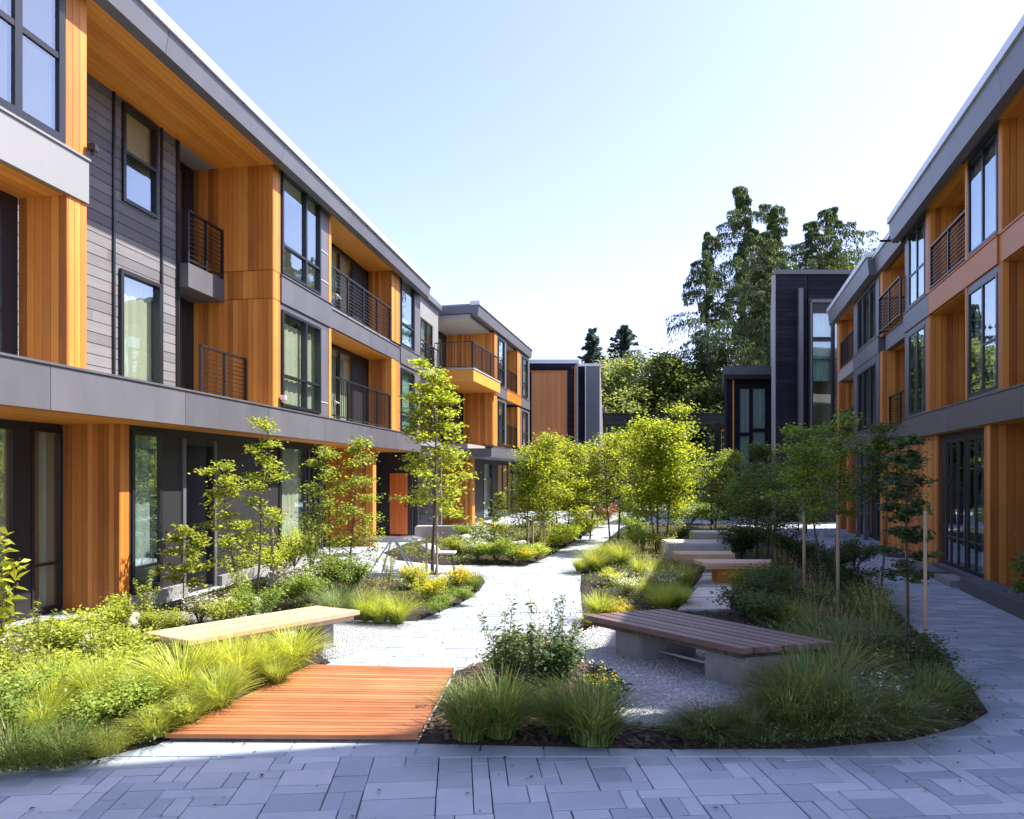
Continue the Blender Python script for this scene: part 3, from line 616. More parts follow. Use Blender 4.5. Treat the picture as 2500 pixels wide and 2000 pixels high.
w=[(xx(1556,y),xx(1579,y),4.0,6.2),(xx(1556,y),xx(1579,y),1.9,3.9),(xx(1583,y),xx(1612,y),4.2,6.2),(xx(1583,y),xx(1612,y),1.9,4.1)]
mb=MB(); siding(f,mb,xx(1545,y),X1,0,top,-.25,0,w,.2,blen=5); mb.build('wall',M['siding_dark'],V)
mb=MB(); mb.prism([(X0+.3*1.7,y+1.7),(X1,y+1.7),(X1+1.5,y+6),(X0+.3*6,y+6)],0,top-.02); mb.build('core_wall',M['charcoal'],V)
mb=MB(); mb.prism([(X0-.25,y-.5),(X1+.02,y-.5),(X1+1.7,y+6),(X0-.1+.3*6,y+6)],top,top+.18); mb.build('fascia',M['charcoal'],V)
mb=MB(); mb.prism([(X0-.3,y-.55),(X1+.02,y-.55),(X1+1.7,y+6),(X0-.13+.3*6,y+6)],top+.18,top+.58); mb.build('roof',M['fascia'],V)
mb=MB(); f.box(mb,X0,xx(1545,y)-.01,-.3,.06,0,top); mb.build('corner_wall',M['siding_dark'],V); mb=MB(); vboards(f,mb,xx(1541,y),xx(1545,y)-.01,0,top,.062,.1,w=.06); mb.build('cedar_strip',M['cedar'],V)
for h in w: window(f,V,*h,.01,curtain=(0,1,0,1))
# lit porch with orange panels below
PO=thing('entry_porch','small burnt orange entrance porch tucked behind the trees at the end of the path','porch',(9,31,0))
y=30; mb=MB(); a,b=xx(1494,y),xx(1537,y); mb.wbox(a,a+.12,y,y+1.5,0,2.3); mb.wbox(b-.12,b,y,y+1.5,0,2.3); mb.wbox(a,b,y,y+1.5,2.3,2.45); mb.build('frame',M['black'],PO)
mb=MB(); mb.wbox(a+.13,b-.13,y+.9,y+1,1.6,2.29); mb.wbox(a+.13,a+.3,y+.9,y+1,0,1.6); mb.wbox(b-.3,b-.13,y+.9,y+1,0,1.6); mb.build('panel',M['orange_door'],PO)
mb=MB(); mb.wbox(a+.31,b-.31,y+.95,y+1.02,0,1.6); mb.build('door',M['charcoal'],PO)
# external stair by the bridge
ST=thing('outside_stair','open timber stair rising to the right end of the footbridge','stairs',(10,40,0))
for i in range(9):
    mb=MB(); mb.wbox(xx(1512,41),xx(1533,41),40.4+i*.12,40.7+i*.12,1.3+i*.42,1.38+i*.42); mb.build('tread',M['cedar'],ST)
mb=MB(); mb.wbox(xx(1509,41),xx(1512,41)-.01,40.4,41.5,0,5.1); mb.build('stringer',M['black'],ST)
# far rear house closing the view below the bridge
RH=thing('rear_house','low dark rear house glimpsed below the footbridge behind the trees','building',(9,52,0))
f=front(50); hh=[(x,x+1.3,.8,3.2) for x in (6.5,9.5,12.5,15.5)]
mb=MB(); wallgrid(f,mb,5,19,0,4.6,-.25,0,hh); mb.build('wall',M['charcoal'],RH); mb=MB(); f.box(mb,5,19,-6,-1.7,0,4.5); mb.build('core_wall',M['charcoal'],RH)
mb=MB(); f.box(mb,4.8,19.2,-6,.4,4.6,4.85); mb.build('roof',M['fascia'],RH)
for h in hh: window(f,RH,*h,0,mull=((h[0]+h[1])/2,),curtain=(0,.5,0,1))
# ================================================================== GROUND
mb=MB(); mb.face([(-400,-200,-.06),(400,-200,-.06),(400,700,-.06),(-400,700,-.06)],.5); tag(mb.build('ground',M['ground'],fix=False),kind='structure')
mb=MB(); mb.face([(-9,-3,-.018),(22,-3,-.018),(22,46,-.018),(-9,46,-.018)],.5); tag(mb.build('path_base',M['joint'],fix=False),kind='structure')
def paver_grid(mb,cx,cy,ang,nx,ny,cell,kinds,keep,rnd,dz=.004):
    occ=set(); ca,sa=math.cos(ang),math.sin(ang)
    def W(a,b): a*=cell;b*=cell; return (cx+a*ca-b*sa, cy+a*sa+b*ca)
    for j in range(ny):
        for i in range(nx):
            if (i,j) in occ: continue
            ks=kinds[:]; rnd.shuffle(ks); ks.append((1,1))
            for (w,h) in ks:
                cs=[(i+p,j+q) for p in range(w) for q in range(h)]
                if i+w>nx or j+h>ny or any(c in occ for c in cs): continue
                occ.update(cs); break
            m=W(i+w/2,j+h/2)
            if not keep(*m): continue
            g=.03
            z=(rnd.random()-.5)*dz; tl=[(rnd.random()-.5)*.0022 for _ in range(4)]
            c=[W(i+g,j+g),W(i+w-g,j+g),W(i+w-g,j+h-g),W(i+g,j+h-g)]
            c2=[W(i+g+.03,j+g+.03),W(i+w-g-.03,j+g+.03),W(i+w-g-.03,j+h-g-.03),W(i+g+.03,j+h-g-.03)]
            t=rnd.random(); b=len(mb.v); jit=lambda p:(p[0]+(rnd.random()-.5)*.006,p[1]+(rnd.random()-.5)*.006); c=[jit(p) for p in c]
            mb.v+=[(*p,-.017) for p in c]+[(*p,-.0035+z+tl[q]) for q,p in enumerate(c)]+[(*p,z+tl[q]) for q,p in enumerate(c2)]
            mb.f.append((b+8,b+9,b+10,b+11)); mb.t.append(t)
            for k in range(4):
                l=(k+1)%4; mb.f.append((b+k,b+l,b+4+l,b+4+k)); mb.f.append((b+4+k,b+4+l,b+8+l,b+8+k)); mb.t+=[t,t]
def front_zone(x,y): return y<5.0 or (x>3.2 and y<5.0+(x-3.2)*.12)
rnd=random.Random(11)
mb=MB(); paver_grid(mb,-8.6,-2.4,R(4.5),165,98,.115,[(2,1),(3,1),(3,2),(2,2),(4,2),(4,1),(1,2),(2,3),(3,1),(4,2)],lambda x,y:front_zone(x,y) and y>-2,rnd)
tag(mb.build('forecourt_paving',M['paver'],fix=False),kind='structure')
mb=MB(); rnd=random.Random(12); y=4.6; 
while y<45:
    x=-8.0-rnd.random()*.4; h=.13 if y<20 else .2
    xm=4.6+.297*y+1.5
    while x<xm+2:
        w=.24+.24*rnd.random() if y<20 else .6
        wob=lambda xx_,yy_: yy_+.06*math.sin(xx_*.9+yy_*.35)+.05*math.sin(xx_*2.3)
        if not front_zone(x+w/2,y+h/2):
            z=(rnd.random()-.5)*.004; t=rnd.random(); g=.004; P_=[(x+g,wob(x,y)+g),(x+w-g,wob(x+w,y)+g),(x+w-g,wob(x+w,y+h)-g),(x+g,wob(x,y+h)-g)]
            b=len(mb.v); mb.v+=[(*p,-.017) for p in P_]+[(*p,z+(rnd.random()-.5)*.004) for p in P_]
            mb.f.append((b+4,b+5,b+6,b+7)); mb.t.append(t)
            for k in range(4): l=(k+1)%4; mb.f.append((b+k,b+l,b+4+l,b+4+k)); mb.t.append(t)
        x+=w
    y+=h
tag(mb.build('path_paving',M['paver'],fix=False),kind='structure')
# --- planting beds
def inpoly(x,y,P):
    c=False; j=len(P)-1
    for i in range(len(P)):
        if (P[i][1]>y)!=(P[j][1]>y) and x<(P[j][0]-P[i][0])*(y-P[i][1])/(P[j][1]-P[i][1])+P[i][0]: c=not c
        j=i
    return c
def edged(x,y,P):
    d=1e9
    for i in range(len(P)):
        a=P[i];b=P[(i+1)%len(P)]; dx,dy=b[0]-a[0],b[1]-a[1]; t=max(0,min(1,((x-a[0])*dx+(y-a[1])*dy)/(dx*dx+dy*dy+1e-12)))
        d=min(d,math.hypot(x-a[0]-t*dx,y-a[1]-t*dy))
    return d
def smooth_poly(P,it=2):
    for _ in range(it):
        Q_=[]
        for i in range(len(P)):
            a=P[i];b=P[(i+1)%len(P)]; Q_+=[(a[0]*.75+b[0]*.25,a[1]*.75+b[1]*.25),(a[0]*.25+b[0]*.75,a[1]*.25+b[1]*.75)]
        P=Q_
    return P
def hn(x,y,s=1.0): 
    return math.sin(x*5.1*s+y*3.3*s)*.5+math.sin(x*11.7*s-y*9.1*s+1.3)*.3+math.sin(x*23*s+y*19*s)*.2
def sheet(name,P,mat,z0,rise,amp,step,kind='structure'):
    xs=[p[0] for p in P]; ysr=[p[1] for p in P]; pts=[]; n=len(P); rr=random.Random(5)
    for i in range(n):   # densify boundary
        a=P[i];b=P[(i+1)%n]; L_=math.hypot(b[0]-a[0],b[1]-a[1]); m=max(1,int(L_/(step*1.5)))
        for k in range(m): pts.append((a[0]+(b[0]-a[0])*k/m,a[1]+(b[1]-a[1])*k/m))
    nb=len(pts); edges=[(i,(i+1)%nb) for i in range(nb)]
    y=min(ysr)
    while y<max(ysr):
        x=min(xs); st=step*(1 if y<9 else (2 if y<14 else 4))
        while x<max(xs):
            px,py=x+(rr.random()-.5)*st*.5,y+(rr.random()-.5)*st*.5
            if inpoly(px,py,P) and edged(px,py,P)>st*.4: pts.append((px,py))
            x+=st
        y+=st
    V,_,Fc,_,_,_=delaunay_2d_cdt([Vector(p) for p in pts],edges,[],1,1e-5)
    mb=MB(); 
    for v in V:
        e=edged(v.x,v.y,P); mb.v.append((v.x,v.y,z0+rise*min(1,e/.5)+(amp*hn(v.x,v.y)*min(1,e/.08) if amp else 0)))
    b=[]; 
    for f_ in Fc: mb.f.append(tuple(f_)); mb.t.append(.5)
    # skirt
    for i in range(nb):
        a=mb.v[i]; c=mb.v[(i+1)%nb]; k=len(mb.v); mb.v+=[(a[0],a[1],-.02),(c[0],c[1],-.02)]; mb.f.append((i,(i+1)%nb,k+1,k)); mb.t.append(.5)
    return tag(mb.build(name,M[mat],fix=True,smooth=True),kind=kind)
BL=[(-6.45,3.7),(-5,4.25),(-3.49,4.65),(-2.92,4.8),(-2.62,5.05),(-2.33,6.0),(-2.08,6.95),(-1.93,7.25),(-2.3,7.9),(-2.75,8.5),(-3.9,9.1),(-5.6,9.75),(-6.5,9.3)]
B2=[(-5.5,10.05),(-2.9,9.75),(-2.17,9.25),(-1.29,9.33),(-.8,10.6),(-.56,11.8),(-.5,12.8),(-.62,13.5),(-1.5,12.95),(-3.4,12.95),(-4.9,13.3)]
B3=[(-1.55,15.1),(.34,15.1),(.82,16.4),(1.7,19.8),(2.83,24.4),(3.3,27.5),(-.1,27.2),(-1.2,24),(-3.0,20.5),(-3.3,17.5),(-2.7,16)]
BR_=[(-.70,5.07),(.08,5.02),(1.11,4.96),(2.15,4.97),(2.94,5.13),(3.59,5.42),(4.01,5.75),(4.27,6.32),(4.75,7.56),(5.48,9.58),(6.3,11.7),(7.2,14.7),(8.5,19.8),(9.4,25),(8.5,28),(5.5,28),(4.2,26.0),(3.3,22.5),(1.85,16.4),(1.42,14.0),(1.2,12),(1.0,9.58),(.8,8.58),(.12,7.77),(-.57,6.93)]
GR=smooth_poly([(.86,8.55),(1.5,9.1),(2.6,9.1),(3.1,7.9),(3.1,6.6),(2.7,5.9),(1.89,5.6),(1.11,5.27),(.72,5.45),(.98,6.39),(.62,7.2),(.5,7.9)],2)
GL=smooth_poly([(-1.93,7.2),(-1.55,8.2),(-1.25,9.35),(-2.2,9.3),(-2.9,9.8),(-4.6,9.9),(-5.5,9.9),(-3.9,9.05),(-2.75,8.45),(-2.3,7.85)],1)
for nme,P_ in (('near_bed_soil',BL),('middle_bed_soil',B2),('far_bed_soil',B3),('island_bed_soil',BR_)):
    sheet(nme,P_,'mulch',.006,.05,.012,.09)
sheet('gravel_patch',GL,'gravel',.012,.03,.003,.1)
sheet('gravel_court',GR,'gravel',.05,.03,.004,.08)
mb=MB(); rnd=random.Random(8)
for (a,b,c,d,y0,y1) in ((2.35,3.1,2.75,3.4,9.7,10.6),(2.75,3.5,3.15,3.9,10.65,11.6),(3.1,3.85,3.6,4.3,11.65,12.9),(3.6,4.4,4.1,4.8,12.95,14.4)):
    mb.prism([(a,y0),(b,y0),(d,y1),(c,y1)],.0,.095,rnd.random())
tag(mb.build('stepping_path',M['stone'],bevel=.012),kind='structure')
# loose pebbles round the bench
rnd=random.Random(21); mb=MB()
for _ in range(2600):
    x=.5+rnd.random()*2.7;y=5.3+rnd.random()*3.7
    if not inpoly(x,y,GR): continue
    r=.006+rnd.random()*.011; z=.083; b=len(mb.v); t=rnd.random()
    mb.v+=[(x+r*math.cos(k*1.256),y+r*.8*math.sin(k*1.256),z-.002) for k in range(5)]+[(x+.2*r,y,z+r*.7)]
    for k in range(5): mb.f.append((b+k,b+(k+1)%5,b+5)); mb.t.append(t)
tag(mb.build('loose_pebbles',M['stone'],fix=False,smooth=True),'small grey pebbles scattered over the gravel under the near bench','pebbles',kind='stuff')
# bark chips on the mulch edges
def chips(name,P,n,seed,label):
    rr=random.Random(seed); mb=MB(); xs=[p[0] for p in P]; yy=[p[1] for p in P]; k=0
    while k<n:
        x=min(xs)+rr.random()*(max(xs)-min(xs)); y=min(yy)+rr.random()*(min(max(yy),10)-min(yy))
        if not inpoly(x,y,P) or inpoly(x,y,GR): continue
        k+=1; e=edged(x,y,P); z=.012+.05*min(1,e/.5)+.008; l=.015+.03*rr.random(); w=l*.4; a=rr.random()*6.3; ca,sa=math.cos(a),math.sin(a); dz=(rr.random()-.3)*.03
        mb.face([(x-l*ca-w*sa,y-l*sa+w*ca,z),(x-l*ca+w*sa,y-l*sa-w*ca,z),(x+l*ca+w*sa,y+l*sa-w*ca,z+dz),(x+l*ca-w*sa,y+l*sa+w*ca,z+dz)])
    tag(mb.build(name,M['mulch_chip'],fix=False),label,'bark chips',kind='stuff')
M['mulch_chip']=paint('bark_chip',(.075,.045,.028),.9,0,.7)
chips('bark_chips',BL,2200,1,'dark bark chips covering the soil of the near left bed'); chips('bark_chips',BR_,5200,2,'dark bark chips covering the soil of the island bed')
# ================================================================== DECK
q=[(-2.60,5.10),(-.70,5.07),(-.58,6.86),(-2.06,6.98)]
a_,b_=(3.0,4.97),(12.2,4.97+9.2*.12); mb=MB(); n=22; rnd=random.Random(3)
for (a_,b_,n) in (((3.0,4.97),(12.2,6.08),20),((-9,4.97),(3.0,4.97),26)):
    for i in range(n):
        t0=i/n+.0006;t1=(i+1)/n-.0006; z=.0035+rnd.random()*.002
        A=(a_[0]+(b_[0]-a_[0])*t0,a_[1]+(b_[1]-a_[1])*t0);Bq=(a_[0]+(b_[0]-a_[0])*t1,a_[1]+(b_[1]-a_[1])*t1)
        mb.prism([(A[0],A[1]-.13),(Bq[0],Bq[1]-.13),(Bq[0],Bq[1]+.14),(A[0],A[1]+.14)],-.01,z)
tag(mb.build('border_paving',M['paver']),kind='structure')
DK=thing('wooden_deck','reddish plank deck bridging the two beds in the foreground','deck',(-1.5,6,0))
mb=MB(); n=27; rnd=random.Random(6)
lp=lambda a,b,t:(a[0]+(b[0]-a[0])*t,a[1]+(b[1]-a[1])*t)
for i in range(n):
    t0=i/n+.0008; t1=(i+1)/n-.0008
    a,b,c,d=lp(q[0],q[3],t0),lp(q[1],q[2],t0),lp(q[1],q[2],t1),lp(q[0],q[3],t1)
    mb.prism([a,b,c,d],.03,.062+rnd.random()*.0015)
mb.build('deck_boards',M['deck'],DK,bevel=.003)
mb=MB(); e=.01; mb.prism([(q[0][0]+.03,q[0][1]+.03),(q[1][0]-.03,q[1][1]+.03),(q[2][0]-.03,q[2][1]-.03),(q[3][0]+.03,q[3][1]-.03)],-.01,.029,.1); mb.build('deck_frame',M['bark'],DK)
# ================================================================== BENCHES
def bench(name,label,cor,ztop,th,nsl,mat,legs,group,rail=None,legh=None,slot=.008):
    cx=sum(c[0] for c in cor)/4; cy=sum(c[1] for c in cor)/4
    t=thing(name,label,'bench',(cx,cy,0),group); mb=MB(); rr=random.Random(int(cx*100))
    A,Bc,Cc,Dc=cor   # A->B long front edge, D->C long back edge
    for i in range(nsl):
        s0=i/nsl+slot; s1=(i+1)/nsl-slot
        mb.prism([lp(A,Dc,s0),lp(Bc,Cc,s0),lp(Bc,Cc,s1),lp(A,Dc,s1)],ztop-th,ztop+rr.random()*.002)
    mb.build('seat',M[mat],t,bevel=.006)
    fr=MB(); sh=lambda u,v:lp(lp(A,Bc,u),lp(Dc,Cc,u),v)
    fr.prism([sh(.03,.06),sh(.97,.06),sh(.97,.11),sh(.03,.11)],ztop-th-.05,ztop-th-.002); fr.prism([sh(.03,.89),sh(.97,.89),sh(.97,.94),sh(.03,.94)],ztop-th-.05,ztop-th-.002); fr.build('seat_frame',M['bark'] if mat=='bench_dark' else M['bench_light'],t)
    for (u0,u1,v0,v1,m) in legs:
        lb=MB(); lb.prism([sh(u0,v0),sh(u1,v0),sh(u1,v1),sh(u0,v1)],-.01,ztop-th-.052); lb.build('leg',M[m],t,bevel=.012)
    if rail:
        rb=MB(); a=sh(*rail[0]);b=sh(*rail[1]); rb.tube([(*a,.16),(*b,.16)],.014,8); rb.build('rail',M['silver'],t,smooth=True)
    return t
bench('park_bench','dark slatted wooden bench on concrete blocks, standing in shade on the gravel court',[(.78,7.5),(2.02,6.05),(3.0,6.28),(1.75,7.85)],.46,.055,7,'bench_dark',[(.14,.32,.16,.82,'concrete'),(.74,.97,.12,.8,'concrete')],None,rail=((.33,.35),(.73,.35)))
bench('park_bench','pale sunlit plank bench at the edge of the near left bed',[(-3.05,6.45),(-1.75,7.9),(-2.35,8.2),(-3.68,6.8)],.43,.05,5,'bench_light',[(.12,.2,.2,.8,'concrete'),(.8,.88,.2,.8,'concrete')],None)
bench('park_bench','wooden bench on a flared timber base, nearest of the row behind the stepping path',[(3.35,11.9),(4.5,11.9),(4.75,12.45),(3.3,12.5)],.46,.06,4,'bench_light',[(.22,.82,.15,.8,'cedar')],None)
bench('park_bench','long reddish plank bench behind the flared timber one',[(3.2,13.3),(4.35,13.3),(4.45,13.9),(3.25,13.9)],.45,.13,3,'bench_light',[(.1,.25,.1,.9,'concrete'),(.75,.9,.1,.9,'concrete')],None)
def block(label,x0,x1,y0,y1,h,mat='stone',name='stone_block',cat='stone block',group=None,seed=0):
    rr=random.Random(seed+int(x0*10)); mb=MB(); j=lambda:(rr.random()-.5)*.08
    P_=[(x0+j(),y0+j()),((x0+x1)/2,y0-.06+j()),(x1+j(),y0+j()),(x1+.05,(y0+y1)/2),(x1+j(),y1+j()),(x0+j(),y1+j())]
    mb.prism(P_,-.01,[h+(rr.random()-.5)*.05 for _ in P_],.5); return tag(mb.build(name,M[mat],bevel=.03),label,cat,group)
block('low pale stone block behind the reddish plank bench',3.55,5.0,15.6,16.4,.44,'stone')
block('flat topped pale stone block farthest of the row of seats',4.9,6.0,18.2,19,.46,'stone')
block('cream stone slab seat under the slim sapling in the middle bed',-4.3,-3.6,12.0,12.5,.28)
block('long pale stone ledge in front of the second building',-3.0,-1.0,21.0,21.6,.42,'stone')
block('low cream slab lying beside the pale sunlit bench',-4.2,-3.75,9.7,10.2,.18)
for lab,x,y,r in (('small white boulder at the left edge of the near bed',-4.75,6.9,.2),('rounded white boulder behind the leafy shrub on the far left',-4.9,7.6,.26),('grey white rock half hidden by shrubs near the left facade',-5.0,8.9,.2),('pale rock under the lime shrub in the far left corner',-4.0,5.9,.14),('pale rounded rock in the far bed before the second building',-1.2,19.2,.3),('tan rock beside the far bed edge under the staked trees',.2,18.4,.24),('round grey stone among flowers in the far bed',-2.1,17.2,.26)):
    bm=bmesh.new(); bmesh.ops.create_icosphere(bm,subdivisions=3,radius=r); rr=random.Random(int(x*100))
    ph=[rr.random()*6 for _ in range(3)]
    for v in bm.verts:
        n=v.co.normalized(); s=1+.13*math.sin(n.x*4+ph[0])+.1*math.sin(n.y*5+ph[1])+.06*math.sin(n.z*9+n.x*7+ph[2]); v.co=Vector((v.co.x*s*1.15,v.co.y*s,v.co.z*s*.62))
    me=bpy.data.meshes.new('boulder'); bm.to_mesh(me); bm.free(); me.polygons.foreach_set('use_smooth',[True]*len(me.polygons)); me.materials.append(M['stone'])
    o=link('boulder',me); o.location=(x,y,r*.4); tag(o,lab,'boulder')
# table with angled legs
TB=thing('outdoor_table','grey outdoor table with angled legs between the two left beds','table',(-2.35,13.6,0))
mb=MB(); mb.prism([(-2.95,13.35),(-2.6,13.1),(-1.95,13.15),(-1.7,13.5),(-1.95,13.95),(-2.7,14.0)],.70,.745,.6); mb.build('table_top',M['table'],TB,bevel=.008)
for (a,b,c,d) in ((-2.85,13.35,-2.4,13.5),(-1.8,13.4,-2.3,13.5),(-2.0,13.85,-2.35,13.6),(-2.65,13.9,-2.4,13.6)):
    mb=MB(); mb.tube([(a,b,0),(c,d,.70)],.016,6); mb.build('leg',M['silver'],TB)
for lab,x,y in (('low grey stool left of the outdoor table',-3.3,13.4),('low grey stool right of the outdoor table',-1.35,13.8)):
    t=thing('stool',lab,'stool',(x,y,0),'stools by the outdoor table'); mb=MB(); mb.prism([(x-.2,y-.18),(x+.2,y-.18),(x+.22,y+.18),(x-.22,y+.18)],.41,.45,.5); mb.build('seat',M['table'],t,bevel=.005)
    for sx in (-1,1):
        mb=MB(); mb.tube([(x+sx*.2,y-.14,0),(x+sx*.12,y,.41),(x+sx*.2,y+.14,0)],.014,6); mb.build('leg',M['black'],t)
# door steps on the right
def step(lab,u0,u1,v0,v1,h,mat):
    t=MB(); Q.box(t,u0,u1,v0,v1,0,h); return tag(t.build('door_step',M[mat],bevel=.01),lab,'step','door steps on the right')
step('brown stone door step before the narrow glazing, nearest on the right',13.3,15.0,-.09,.55,.1,'slate')
step('grey door step beneath the far cedar wall on the right',16.4,18.4,-.09,.4,.09,'concrete_dark')
mb=MB(); Q.box(mb,12.0,12.9,.06,.4,0,.12); tag(mb.build('vent_block',M['concrete'],bevel=.008),'small concrete block against the plinth of the right building','block')
BO=thing('bollard','slim white bollard beside the right hand path','bollard',(7.35,16.2,0)); mb=MB(); mb.tube([(7.35,16.2,0),(7.35,16.2,.62)],.045,12); mb.build('post',M['white'],BO,smooth=False); mb=MB(); mb.tube([(7.35,16.2,.621),(7.35,16.2,.67)],.05,12); mb.build('cap',M['silver'],BO)
# ================================================================== PLANTS
rs=np.random.RandomState
LIME=(.32,.40,.055);GREEN=(.16,.24,.04);DARK=(.045,.085,.022);YEL=(.46,.42,.035);STRAW=(.36,.32,.13);BLUE=(.10,.16,.085);MID=(.26,.32,.045);OLIVE=(.13,.15,.045);RED=(.25,.06,.05);WHITE=(.6,.6,.55);PURP=(.28,.2,.4)
def leaves(c,size,r,aspect=.6,up=.6,dirs=None,jit=.35):
    """c (N,3) centres -> (N,4,3) diamond leaves, roughly facing up with random tilt"""
    n=len(c); nrm=r.normal(size=(n,3)); nrm/=np.linalg.norm(nrm,axis=1)[:,None]; nrm[:,2]=np.abs(nrm[:,2])+up; nrm/=np.linalg.norm(nrm,axis=1)[:,None]
    d=r.normal(size=(n,3)) if dirs is None else dirs+jit*r.normal(size=(n,3))
    d-= (d*nrm).sum(1)[:,None]*nrm; d/=np.linalg.norm(d,axis=1)[:,None]+1e-9
    s=np.cross(nrm,d); L_=size*(.45+.95*r.rand(n))[:,None]; W_=L_*aspect*.5
    fold=nrm*L_*.14
    return np.stack([c-d*L_*.5, c+s*W_+fold-d*L_*.05, c+d*L_*.5, c-s*W_+fold-d*L_*.05],1)
def blades(r,n,h,spread,w=.006,seg=5,base=.07,droop=.5,stiff=.2):
    """grass blades as strips of quads"""
    out=[];tn=[]
    a=r.rand(n)*6.283; lean=spread*(.15+.95*r.rand(n)**.8); hh=h*(.55+.55*r.rand(n)); br=base*np.sqrt(r.rand(n)); b0=np.stack([br*np.cos(a),br*np.sin(a),np.zeros(n)],1)
    a2=a+r.normal(size=n)*.35; dx=np.stack([np.cos(a2),np.sin(a2),np.zeros(n)],1); sd=np.stack([-np.sin(a2),np.cos(a2),np.zeros(n)],1); t=r.rand(n)
    prev=None
    for k in range(seg+1):
        s=k/seg; zz=hh*(s-droop*(lean/h)*s*s*.55); p=b0+dx*(lean*(stiff*s+(1-stiff)*s*s))[:,None]; p=p.copy(); p[:,2]=zz
        ww=w*(1-.85*s)*(.7+.6*t)[:,None]
        l=p-sd*ww; rr_=p+sd*ww
        if prev is not None: out.append(np.stack([prev[0],prev[1],rr_,l],1)); tn.append(np.clip(t*.7+.3*s,0,1))
        prev=(l,rr_)
    return np.concatenate(out),np.concatenate(tn)
class Species:
    def __init__(s,name,cat,metas): s.name=name;s.cat=cat;s.m=metas; s.i=0
    def place(s,x,y,z,h,col,label,group=None,rot=None,wide=1.0):
        m=s.m[s.i%len(s.m)]; s.i+=1; rot=(s.i*2.4)%6.28 if rot is None else rot
        parts=m['parts']; k=h/m['h']
        if len(parts)==1:
            o=link(s.name,parts[0][1],color=col); root=o
        else:
            root=bpy.data.objects.new(s.name,None); C.objects.link(root); root.empty_display_size=.1
            for nm,me,c in parts:
                oo=link(nm,me,root,c or col)
                if nm=='flowers': oo['kind']='stuff'
        root.location=(x,y,z); root.rotation_euler=(.09*math.sin(s.i*5.3),.09*math.cos(s.i*3.7),rot); root.scale=(k*wide,k*wide*(.85+.3*((s.i*.37)%1)),k)
        tag(root,label,s.cat,group); return root
def bz(x,y):
    return .045
def mk_grass(seed,n=760,h=.5,spread=.42,w=.0044):
    r=rs(seed); V,T=blades(r,n,h,spread,w,7,base=.12,droop=.8,stiff=.12); return dict(h=h,parts=[('blades',leafmesh('grass_clump',V,T,M['grass']),None)])
def mk_wisp(seed,h=.4):
    r=rs(seed); V,T=blades(r,620,h,.38,.0026,6,base=.16,droop=.9,stiff=.45); q=V[r.permutation(len(V))[:1500]].mean(1); L1=leaves(q+r.normal(size=q.shape)*.01,.02,r,.4,.3)
    V=np.concatenate([V,L1]); return dict(h=h,parts=[('blades',leafmesh('wispy_grass',V,r.rand(len(V)),M['grass']),None)])
def mk_plume(seed,h=.8):
    r=rs(seed); V,T=blades(r,420,h*.62,.30,.004,5); m1=leafmesh('tuft',V,T,M['leaf'])
    V2,T2=blades(r,34,h,.24,.0022,5,stiff=.7,droop=.1); c=[]
    V2q=V2.reshape(5,34,4,3); tips=V2q[4].mean(1); prev=V2q[3].mean(1)
    for k in range(9): c.append(prev+(tips-prev)*(k/6.)+r.normal(size=(34,3))*.006)
    c=np.concatenate(c); L1=leaves(c,.028,r,.35,.1,dirs=np.tile([0,0,1.],(len(c),1)))
    V3=np.concatenate([V2,L1]); return dict(h=h,parts=[('tuft',m1,None),('plumes',leafmesh('plumes',V3,r.rand(len(V3)),M['leaf']),STRAW)])
def stems(r,n,h,spread,curve=.3):
    P=[]
    for i in range(n):
        a=r.rand()*6.283; l=spread*math.sqrt(r.rand()); hh=h*(.7+.3*r.rand()); hh*=(1.18 if r.rand()<.25 else .92); P.append([(l*math.cos(a)*s*(1-curve+curve*s),l*math.sin(a)*s*(1-curve+curve*s),hh*s) for s in (0,.3,.6,.85,1)])
    return P
def mk_shrub(seed,h=.5,rad=.36,n=2600,leaf=.034,fl=None,nst=20,aspect=.6,lump=.24):
    r=rs(seed); pr=stems(r,nst,h*.85,rad*.85); mb=MB()
    for p in pr: mb.tube(p,[.005,.0045,.004,.003,.0015],5,cap=False)
    ms=mb.mesh('stems',M['bark'],fix=False,smooth=True); c=[]
    k=n//nst
    for p in pr:
        P=np.array(p); tip=P[-1]
        ss=.35+.65*r.rand(k)**.7; idx=np.clip((ss*4).astype(int),0,3); fr=(ss*4-idx)[:,None]; q=P[idx]*(1-fr)+P[np.minimum(idx+1,4)]*fr
        q=q+r.normal(size=(k,3))*np.array([rad*lump*.62,rad*lump*.62,h*.07]); c.append(q)
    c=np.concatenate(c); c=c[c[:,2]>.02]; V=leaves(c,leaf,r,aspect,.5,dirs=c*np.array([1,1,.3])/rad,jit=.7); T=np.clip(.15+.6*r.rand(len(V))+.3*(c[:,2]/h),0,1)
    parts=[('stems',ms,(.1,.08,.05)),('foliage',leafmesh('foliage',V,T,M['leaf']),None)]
    if fl:
        top=c[(c[:,2]>h*.55)]; top=top[r.permutation(len(top))[:fl[1]]]+np.array([0,0,.03]); f=[]
        for k2 in range(3): f.append(leaves(top+r.normal(size=top.shape)*.007,fl[2],r,.9,.9))
        f=np.concatenate(f); parts.append(('flowers',leafmesh('flowers',f,.5+.5*r.rand(len(f)),M['leaf']),fl[0]))
    return dict(h=h,parts=parts)
